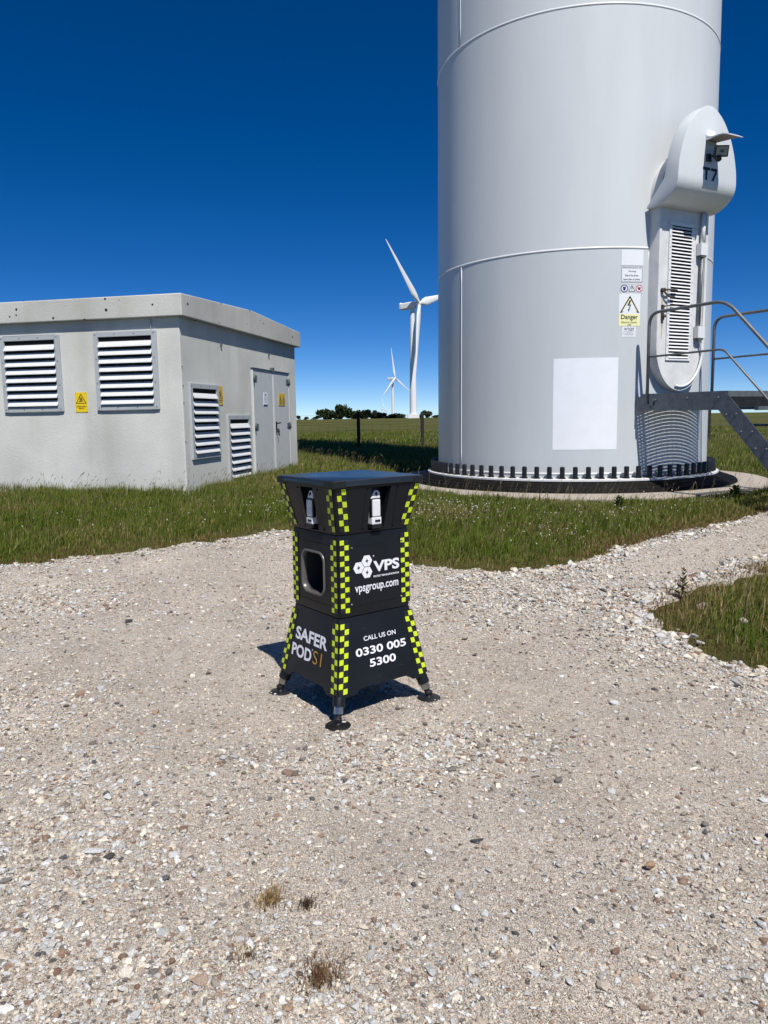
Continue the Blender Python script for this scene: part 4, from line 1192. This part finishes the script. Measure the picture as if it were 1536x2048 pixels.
# ------------------------------------------------------------------ stones
ico_v = []; g_ = (1 + sqrt(5)) / 2
for a in (-1, 1):
    for b_ in (-g_, g_): ico_v += [(0, a, b_), (a, b_, 0), (b_, 0, a)]
bmI = bmesh.new(); bmesh.ops.create_icosphere(bmI, subdivisions=1, radius=1)
ICO_V = np.array([v.co for v in bmI.verts]); ICO_F = np.array([[v.index for v in f.verts] for f in bmI.faces]); bmI.free()
bmI = bmesh.new(); bmesh.ops.create_icosphere(bmI, subdivisions=2, radius=1)
ICO2_V = np.array([v.co for v in bmI.verts]); ICO2_F = np.array([[v.index for v in f.verts] for f in bmI.faces]); bmI.free()
def rock_shape(r, base, cuts=7):
    v = base.copy()
    for _ in range(cuts):
        d = r.normal(size=3); d /= np.linalg.norm(d); c = r.uniform(.34, .78)
        dist = v @ d; over = np.clip(dist - c, 0, None); v = v - over[:, None] * d
    return v * (1 + r.normal(size=(len(v), 1)) * .06)
SHAPES = [rock_shape(np.random.default_rng(100 + k), ICO_V, 11) for k in range(14)]
PAL = np.array([lin(*c)[:3] for c in ((200, 190, 174), (190, 178, 162), (206, 200, 190), (180, 179, 177), (166, 155, 142), (194, 194, 193), (210, 202, 186), (140, 118, 102), (166, 146, 130), (112, 107, 103), (84, 84, 86), (126, 100, 86), (222, 220, 214), (180, 167, 150))])
PW = np.array([.20, .20, .08, .08, .14, .05, .035, .045, .045, .028, .009, .02, .005, .11]); PW = PW / PW.sum()
def stones(name, x, y, size, label, zoff=.0, flat=(.35, .75), pw=PW, tint=1.0, sink=.34):
    n = len(x); Vs = []; Fs = []; Cs = []; off = 0
    kind = rng.integers(0, len(SHAPES), n)
    z = track_z(x, y)
    z = np.maximum(z, ground_z(x, y) * 0 + z)
    for k in range(len(SHAPES)):
        i = np.where(kind == k)[0]
        if not len(i): continue
        b_ = SHAPES[k]; m = len(i)
        sc = np.stack([rng.uniform(.75, 1.3, m), rng.uniform(.6, 1.0, m), rng.uniform(flat[0], flat[1], m)], 1) * size[i][:, None]
        a = rng.uniform(0, 2 * pi, m); t = rng.normal(0, .30, m)
        v = b_[None] * sc[:, None, :]
        ct, st = np.cos(t)[:, None], np.sin(t)[:, None]
        vy = v[..., 1] * ct - v[..., 2] * st; vz = v[..., 1] * st + v[..., 2] * ct
        ca, sa = np.cos(a)[:, None], np.sin(a)[:, None]
        vx = v[..., 0] * ca - vy * sa; vy2 = v[..., 0] * sa + vy * ca
        w = np.stack([vx + x[i][:, None], vy2 + y[i][:, None], vz + (z[i] + sc[:, 2] * sink + zoff)[:, None]], -1)
        Vs.append(w.reshape(-1, 3)); Fs.append((ICO_F[None] + (np.arange(m) * len(b_))[:, None, None]).reshape(-1, 3) + off); off += m * len(b_)
        c = PAL[rng.choice(len(PAL), m, p=pw)] * rng.uniform(.80, 1.20, (m, 1)) * np.array([1.17, 1.145, 1.09]) * tint
        Cs.append(np.repeat(c, len(b_), 0))
    o = np_mesh(name, np.concatenate(Vs), np.concatenate(Fs), M['stone_attr'], np.concatenate(Cs))
    return tag(o, label, 'gravel', kind='stuff')
def blob(x, y, cx, cy, rx, ry, ang=0):
    a = radians(ang); dx, dy = x - cx, y - cy
    u = (dx * cos(a) + dy * sin(a)) / rx; v = (-dx * sin(a) + dy * cos(a)) / ry
    return np.exp(-(u * u + v * v))
def coarse(x, y):
    d = 1.0 * blob(x, y, -1.35, 2.35, .55, .75, 20) + .9 * blob(x, y, -.75, 1.75, .35, .25) + .6 * blob(x, y, -.15, 1.75, .5, .2)
    d += .9 * blob(x, y, .15, 3.15, .55, .25, 15) + .6 * blob(x, y, -.35, 3.1, .5, .2)
    d += 1.1 * blob(x, y, 1.15, 5.85, .9, .55, 25) + 1.0 * blob(x, y, 1.7, 5.0, .35, .7, -15) + .8 * blob(x, y, 2.15, 4.2, .3, .5, -30)
    d += .6 * blob(x, y, -2.2, 3.6, .8, .5) + .5 * blob(x, y, 1.0, 2.0, .3, .5) + .5 * blob(x, y, -2.6, 5.6, .8, .6)
    sd = grass_sd(x, y); d = d + .55 * np.exp(-((sd + .12) / .14) ** 2)
    return d * (.5 + vnoise(x * 2.5, y * 2.5, 31)) + .16 * vnoise(x * 1.1, y * 1.1, 32)
def scatter(n, y0, y1, power=1.0, keep=None, margin=1.12):
    """random positions inside a wedge in front of the viewpoint"""
    y = y0 + (y1 - y0) * rng.random(n) ** power
    x = (rng.random(n) * 2 - 1) * (y * .56 * margin + .25)
    k = grass_sd(x, y) < -.01
    return x[k], y[k]
# fine chippings everywhere
def thin(x, y, lo):
    """fewer loose chips where wheels have packed the fines"""
    p = lo + (1 - lo) * S((vnoise(x * 1.6 + .3 * y, y * .8, 51) - .28) / .4)
    k = rng.random(len(x)) < p
    return x[k], y[k]
x, y = thin(*scatter(125000, 1.25, 3.6, 1.15), .35)
stones('gravel', x, y, rng.lognormal(-5.85, .34, len(x)), 'fine pale chippings strewn over the near track')
x, y = thin(*scatter(100000, 3.4, 8.6, .9), .35)
stones('gravel', x, y, rng.lognormal(-5.45, .36, len(x)), 'fine pale chippings strewn over the far part of the track')
# coarser stones in patches
PWC = PW * np.array([.6, .6, .8, 3.2, 1.0, 3.4, .6, 1.2, .9, 2.4, 2.2, 1.2, 1.5, .6]); PWC /= PWC.sum()
x, y = scatter(210000, 1.25, 8.4, 1.0); kk = rng.random(len(x)) < np.clip(coarse(x, y) * .95, 0, 1); x, y = x[kk], y[kk]
stones('gravel', x, y, np.clip(rng.lognormal(-4.66, .42, len(x)), .005, .032) * np.clip(.55 + .12 * y, .75, 1.3), 'coarse mixed grey and brown stones lying in patches on the track', pw=PWC, sink=.36, tint=np.array([.86, .885, .92]))
# bigger stones along the grass margin
PWM = np.where(np.isin(np.arange(len(PAL)), (2, 3, 5, 6, 12)), PW * 2.5, PW * .5); PWM /= PWM.sum()
x, y = scatter(90000, 3.2, 8.6, 1.0); sd = grass_sd(x, y); kk = rng.random(len(x)) < np.exp(-((sd + .08) / .10) ** 2) * .55 * np.where(x > .4, .4 + .9 * vnoise(x * 3, y * 3, 61), .12); x, y = x[kk], y[kk]
stones('gravel', x, y, np.clip(rng.lognormal(-3.78, .40, len(x)), .010, .058), 'larger pale grey stones gathered along the grass margin', pw=PWM, tint=np.array([.80, .82, .85]), sink=.34)
# single stones one can point at
def rock(x, y, s, col, label, sz=(1, .8, .65), rz=0, seed=1):
    v = rock_shape(np.random.default_rng(seed), ICO2_V, 9) * np.array(sz) * s
    a = rz; v = np.stack([v[:, 0] * cos(a) - v[:, 1] * sin(a), v[:, 0] * sin(a) + v[:, 1] * cos(a), v[:, 2]], 1)
    z = max(float(track_z(np.array([x]), np.array([y]))[0]), float(ground_z(np.array([x]), np.array([y]))[0]))
    o = np_mesh('rock', v, ICO2_F, M['stone_attr'], np.array(lin(*col)[:3])[None].repeat(len(v), 0)); o.location = (x, y, z + s * sz[2] * .55)
    return tag(o, label, 'rock')
rock(.85, 2.29, .026, (152, 126, 102), 'angular tan brown stone casting a dark shadow, right foreground', (1, .8, .8), .4, 5)
rock(.845, 2.37, .017, (196, 184, 166), 'small rounded cream pebble just behind the tan brown stone', (.7, 1.2, .7), .2, 6)
rock(1.345, 2.45, .028, (40, 40, 42), 'black stone at the right edge of the picture', (1, .8, .7), 1, 7)
rock(-1.03, 2.44, .032, (186, 186, 186), 'flat pale grey stone in the left foreground', (1.3, .8, .35), .3, 8)
rock(-.96, 2.40, .022, (70, 68, 66), 'dark stone beside the flat pale grey stone', (1.1, .7, .5), .9, 9)
rock(-.99, 1.74, .030, (226, 224, 220), 'bright white flat stone near the lower left corner', (1.1, .7, .35), .5, 10)
rock(-.72, 1.86, .034, (200, 192, 180), 'rounded pale stone in the brown patch at lower left', (1, .8, .5), .1, 11)
rock(.31, 2.46, .026, (60, 62, 66), 'flat dark slate stone right of centre foreground', (1.3, .7, .3), .2, 12)
rock(2.02, 4.78, .05, (160, 158, 154), 'largest grey stone at the tip of the right verge', (1, .8, .6), .4, 13)
rock(2.00, 4.64, .04, (176, 173, 168), 'pale stone in front of the largest grey stone on the right verge', (1, .9, .7), 1.2, 14)
rock(2.33, 5.36, .06, (150, 132, 122), 'pinkish half buried stone in the grass behind the weed', (1, .8, .6), .2, 15)
rock(2.44, 5.0, .05, (176, 168, 158), 'grey stone sunk in the dry grass of the right verge', (1.2, .8, .5), .8, 16)

# ------------------------------------------------------------------ grass
def blades(name, x, y, z, h, w, col, tipcol, label, lean=.45, cat='grass', bend=None):
    n = len(x); a = rng.uniform(0, 2 * pi, n)
    dx, dy = np.cos(a), np.sin(a)                     # width direction
    la = rng.normal(.25, 1.2, n); ln = np.abs(rng.normal(0, lean, n)) * h
    lx, ly = np.cos(la) * ln, np.sin(la) * ln
    v = np.zeros((n, 5, 3)); hw = w / 2
    v[:, 0] = np.stack([x - dx * hw, y - dy * hw, z - .015], 1); v[:, 1] = np.stack([x + dx * hw, y + dy * hw, z - .015], 1)
    mx, my, mz = x + lx * .33, y + ly * .33, z + h * .58
    v[:, 2] = np.stack([mx + dx * hw * .8, my + dy * hw * .8, mz], 1); v[:, 3] = np.stack([mx - dx * hw * .8, my - dy * hw * .8, mz], 1)
    hz = np.sqrt(np.clip(h * h - ln * ln * .6, .0004, None))
    v[:, 4] = np.stack([x + lx, y + ly, z + hz], 1)
    base = np.arange(n)[:, None] * 5
    f = np.concatenate([base + np.array([[0, 1, 2]]), base + np.array([[0, 2, 3]]), base + np.array([[3, 2, 4]])])
    c = np.zeros((n, 5, 3)); c[:, :2] = col[:, None]; c[:, 2:4] = (col * .5 + tipcol * .5)[:, None]; c[:, 4] = tipcol
    o = np_mesh(name, v.reshape(-1, 3), f, M['grass'], c.reshape(-1, 3))
    return tag(o, label, cat, kind='stuff') if label else o
GREEN = np.array([[.084, .138, .014], [.118, .180, .020], [.050, .086, .009], [.150, .172, .026], [.21, .172, .050], [.25, .19, .085], [.36, .28, .15]])
def gcols(n, dry):
    p = np.array([.26, .24, .22, .14, .08, .04, .02])[None] * (1 - dry[:, None]) + np.array([.04, .04, .05, .15, .24, .28, .20])[None] * dry[:, None]
    cum = np.cumsum(p / p.sum(1, keepdims=True), 1); k = (rng.random(n)[:, None] > cum).sum(1).clip(0, 6)
    return GREEN[k] * rng.uniform(.75, 1.25, (n, 1))
def clear_of_structures(x, y):
    bx = (x - BC.x) * BU.x + (y - BC.y) * BU.y; bv = (x - BC.x) * BV.x + (y - BC.y) * BV.y
    inb = (bx > -.02) & (bx < BL + .02) & (bv > -.02) & (bv < BD + .02)
    ins = np.hypot(x - T.x, y - T.y) < 3.03
    return ~inb & ~ins
def sward(name, n, x0, x1, y0, y1, hmean, w, label, wedge=True, dryness=0.0):
    x = rng.uniform(x0, x1, n); y = rng.uniform(y0, y1, n)
    sd = grass_sd(x, y); k = (sd > -.11) & clear_of_structures(x, y)
    if wedge: k &= np.abs(x) < y * .56 * 1.15 + .5
    x, y, sd = x[k], y[k], sd[k]
    clump = vnoise(x * 2.3, y * 2.3, 41) * .55 + vnoise(x * 7, y * 7, 42) * .45
    k = rng.random(len(x)) < (.2 + 1.4 * clump) * np.clip(.42 + sd / .25, .05, 1); x, y, sd, clump = x[k], y[k], sd[k], clump[k]
    z = np.where(sd > .02, ground_z(x, y), track_z(x, y))
    edge = np.clip((sd + .05) / .55, 0, 1)
    dry = np.clip(.09 + dryness + .9 * (vnoise(x * 1.3, y * 1.3, 43) - .45) + .75 * (1 - np.clip(sd / .35, 0, 1)), 0, 1)
    hmean = hmean * (.42 + .58 * S((np.hypot(x - T.x, y - T.y) - 3.05) / .9))
    h = hmean * (.35 + .65 * edge) * (.45 + 1.0 * clump) * rng.uniform(.55, 1.25, len(x))
    c = gcols(len(x), dry)
    rd = (rng.random(len(x)) < .55 * np.clip(1 - sd / .28, 0, 1))[:, None]; c = np.where(rd, np.array([.17, .095, .045]) * rng.uniform(.6, 1.4, (len(x), 1)), c); tip = c * 1.15 + np.array([.03, .022, .008]) * rng.random((len(x), 1))
    blades(name, x, y, z, h, w * rng.uniform(.7, 1.4, len(x)), c, tip, label)
sward('grass', 200000, -5.2, 5.9, 6.2, 11.2, .102, .0062, 'lush green verge grass around the turbine base and the hut')
sward('grass', 60000, 1.7, 5.2, 2.5, 7.6, .11, .0056, 'rough green and straw coloured grass on the right verge', dryness=.22)
sward('grass', 150000, -4, 14, 11, 27, .12, .011, 'meadow grass behind the hut and the tower')
sward('grass', 80000, -9, 26, 26, 60, .22, .03, 'longer pasture grass beyond the stock fence')
# extra tall tufts against the walls, slab and margins
def tufts(name, cs, per, spread, hmean, w, label, dryv=.1):
    X = []; Y = []
    for (cx, cy) in cs:
        m = per; X.append(cx + rng.normal(0, spread, m)); Y.append(cy + rng.normal(0, spread, m))
    x = np.concatenate(X); y = np.concatenate(Y); k = clear_of_structures(x, y) & (grass_sd(x, y) > -.02); x, y = x[k], y[k]
    c = gcols(len(x), np.clip(rng.normal(dryv, .12, len(x)), 0, 1))
    blades(name, x, y, ground_z(x, y), hmean * rng.uniform(.5, 1.25, len(x)), w * rng.uniform(.7, 1.3, len(x)), c, c * 1.2, label, .5)
cs = [tuple((B(u, -.12 + random.uniform(-.08, .05), 0)).xy) for u in np.arange(0, 3.4, .14)] + [tuple((B(-.15, v, 0)).xy) for v in np.arange(0, 4.8, .16)]
tufts('grass', cs, 60, .07, .16, .006, 'tall grass growing along the foot of the hut walls', .25)
cs = []
for k in range(46):
    a = radians(-75 + 150 * k / 45); p = cyl(math.degrees(a), 0, 3.12 + random.uniform(-.02, .18)); cs.append((p.x, p.y))
tufts('grass', cs, 26, .10, .12, .006, 'tufts of grass growing along the edge of the concrete slab', .15)
# wispy seed stalks
def stalks(n, region, label):
    x, y = region(n); k = clear_of_structures(x, y) & (grass_sd(x, y) > .15); x, y = x[k], y[k]; n = len(x)
    z = ground_z(x, y); h = rng.uniform(.16, .36, n); la = rng.normal(.3, .8, n); ln = rng.uniform(.1, .5, n) * h
    c = np.array([.23, .19, .10]) * rng.uniform(.6, 1.3, (n, 1))
    dx = np.cos(la) * ln; dy = np.sin(la) * ln * .4
    v = np.zeros((n, 9, 3)); w = .0009
    for j, (t, ww) in enumerate(((0, w), (.5, w), (.82, w * .8))):
        q = np.stack([x + dx * t * t, y + dy * t * t, z + h * t], 1)
        v[:, 2 * j] = q - np.array([ww, 0, 0]); v[:, 2 * j + 1] = q + np.array([ww, 0, 0])
    q = np.stack([x + dx * .95, y + dy * .95, z + h * .92], 1); v[:, 6] = q - np.array([.0038, .002, 0]); v[:, 7] = q + np.array([.0038, .002, 0])
    v[:, 8] = np.stack([x + dx * 1.15, y + dy * 1.1, z + h * 1.0], 1)
    b_ = np.arange(n)[:, None] * 9; f = np.concatenate([b_ + np.array([q_]) for q_ in ([0, 1, 3], [0, 3, 2], [2, 3, 5], [2, 5, 4], [4, 5, 7], [4, 7, 6], [6, 7, 8])])
    o = np_mesh('grass', v.reshape(-1, 3), f, M['grass'], np.repeat(c, 9, 0)); tag(o, label, 'grass', kind='stuff')
stalks(1300, lambda n: (rng.uniform(-5, 5.9, n), rng.uniform(6.6, 10.6, n)), 'wispy straw coloured seed stalks over the verge')
stalks(5000, lambda n: (rng.uniform(-3, 14, n), rng.uniform(10.6, 24, n)), 'wispy seed stalks in the meadow behind the tower')
stalks(350, lambda n: (rng.uniform(1.9, 4.5, n), rng.uniform(4, 7, n)), 'wispy seed stalks on the right verge')
# white clover
def clover(n, cx, cy, sx, sy, label):
    x = rng.normal(cx, sx, n); y = rng.normal(cy, sy, n); k = clear_of_structures(x, y) & (grass_sd(x, y) > .2); x, y = x[k], y[k]; n = len(x)
    z = ground_z(x, y) + rng.uniform(.08, .17, n); s = rng.uniform(.004, .010, n)
    v = ICO_V[None] * s[:, None, None] + np.stack([x, y, z], 1)[:, None]; f = (ICO_F[None] + (np.arange(n) * len(ICO_V))[:, None, None]).reshape(-1, 3)
    c = np.array([.62, .60, .50]) * rng.uniform(.6, 1.2, (n, 1)); return v.reshape(-1, 3), f, np.repeat(c, len(ICO_V), 0)
VV = []; FF = []; CC = []; of = 0
for args in ((170, .7, 8.3, .35, .35), (80, 2.2, 8.0, .5, .4), (40, 1.6, 7.3, .3, .2), (130, -1.0, 8.8, .3, .4), (50, -2.4, 8.4, .9, .5), (40, 3.4, 8.6, .5, .3)):
    v, f, c = clover(*args, ''); VV.append(v); FF.append(f + of); CC.append(c); of += len(v)
o = np_mesh('clover_flowers', np.concatenate(VV), np.concatenate(FF), M['grass'], np.concatenate(CC)); tag(o, 'tiny white clover heads dotted through the verge grass', 'flowers', kind='stuff')

# dead grass tufts in the gravel
def dead_tuft(x, y, r, n, label, col, hh=.05):
    a = rng.uniform(0, 2 * pi, n); rr_ = np.abs(rng.normal(0, r * .45, n))
    px_ = x + np.cos(a) * rr_; py2 = y + np.sin(a) * rr_; z = track_z(px_, py2)
    c = np.array(col)[None] * rng.uniform(.4, 1.8, (n, 1))
    o = blades('dead_grass_tuft', px_, py2, z, rng.uniform(.4, 1.3, n) * hh, rng.uniform(.0016, .003, n), c, c * 1.5, None, .9)
    tag(o, label, 'grass tuft'); return o
dead_tuft(-.375, 2.15, .075, 300, 'straw coloured dead grass tuft, farthest of the tufts in the gravel', (.26, .18, .085), .034)
dead_tuft(-.255, 2.12, .035, 160, 'small dark dead tuft right of the straw coloured one', (.07, .045, .03), .024)
dead_tuft(-.195, 1.83, .095, 460, 'largest brown dead grass tuft, nearest the viewer', (.16, .10, .055), .036)
dead_tuft(-.40, 1.90, .06, 130, 'flat brown wisp of dead grass left of the largest tuft', (.12, .075, .045), .02)

# weeds
def leaf_quad(vs, fs, cs, p, d, l, w, up, col):
    d = Vector(d).normalized(); s = d.cross(Vector(up)).normalized(); o = len(vs); p = Vector(p)
    vs += [p, p + d * l * .45 + s * w - UP * 0, p + d * l, p + d * l * .45 - s * w, p + d * l * .5 + UP * w * .25]
    fs += [(o, o + 1, o + 4), (o + 1, o + 2, o + 4), (o + 2, o + 3, o + 4), (o + 3, o, o + 4)]; cs += [col] * 5
def weed(x, y, h, n, label, cols, ll=.05):
    z = terr1(x, y) + .02; vs = []; fs = []; cs = []
    for k in range(n):
        t = k / n; a = k * 2.4; p = (x + .03 * t * sin(3 * t), y, z + h * (.08 + .92 * t))
        l = ll * (1.15 - .75 * t) * random.uniform(.8, 1.2)
        leaf_quad(vs, fs, cs, p, (cos(a), sin(a), .35 + .7 * t), l, l * .26, (0, 0, 1), random.choice(cols))
    mb = MB(); mb.tube([(x, y, z - .02), (x + .01, y, z + h * .5), (x + .03 * sin(3), y, z + h)], [.004, .003, .0015], 6)
    st = mb.build('stem', mat('weed_stem', (.10, .06, .03, 1), .8))
    root = empty('weed', (x, y, z)); tag(root, label, 'plant'); rooted(root, st)
    o = np_mesh('leaves', np.array([tuple(v) for v in vs]), np.array(fs), M['leaf'], np.array(cs)); rooted(root, o)
weed(2.27, 5.62, .22, 26, 'upright reddish green weed at the tip of the right verge', [(.07, .075, .02), (.11, .06, .025), (.06, .085, .02)], .07)
weed(1.35, 8.85, .17, 30, 'tall leafy dock weed growing at the front edge of the slab', [(.055, .085, .02), (.07, .10, .025)], .09)
weed(2.75, 8.75, .14, 34, 'broad leaved green weed right of the dock by the slab', [(.05, .09, .02), (.07, .11, .025)], .12)
weed(4.4, 9.35, .14, 36, 'broad leaved green weed near the foot of the steel stairs', [(.05, .09, .02), (.06, .10, .022)], .12)
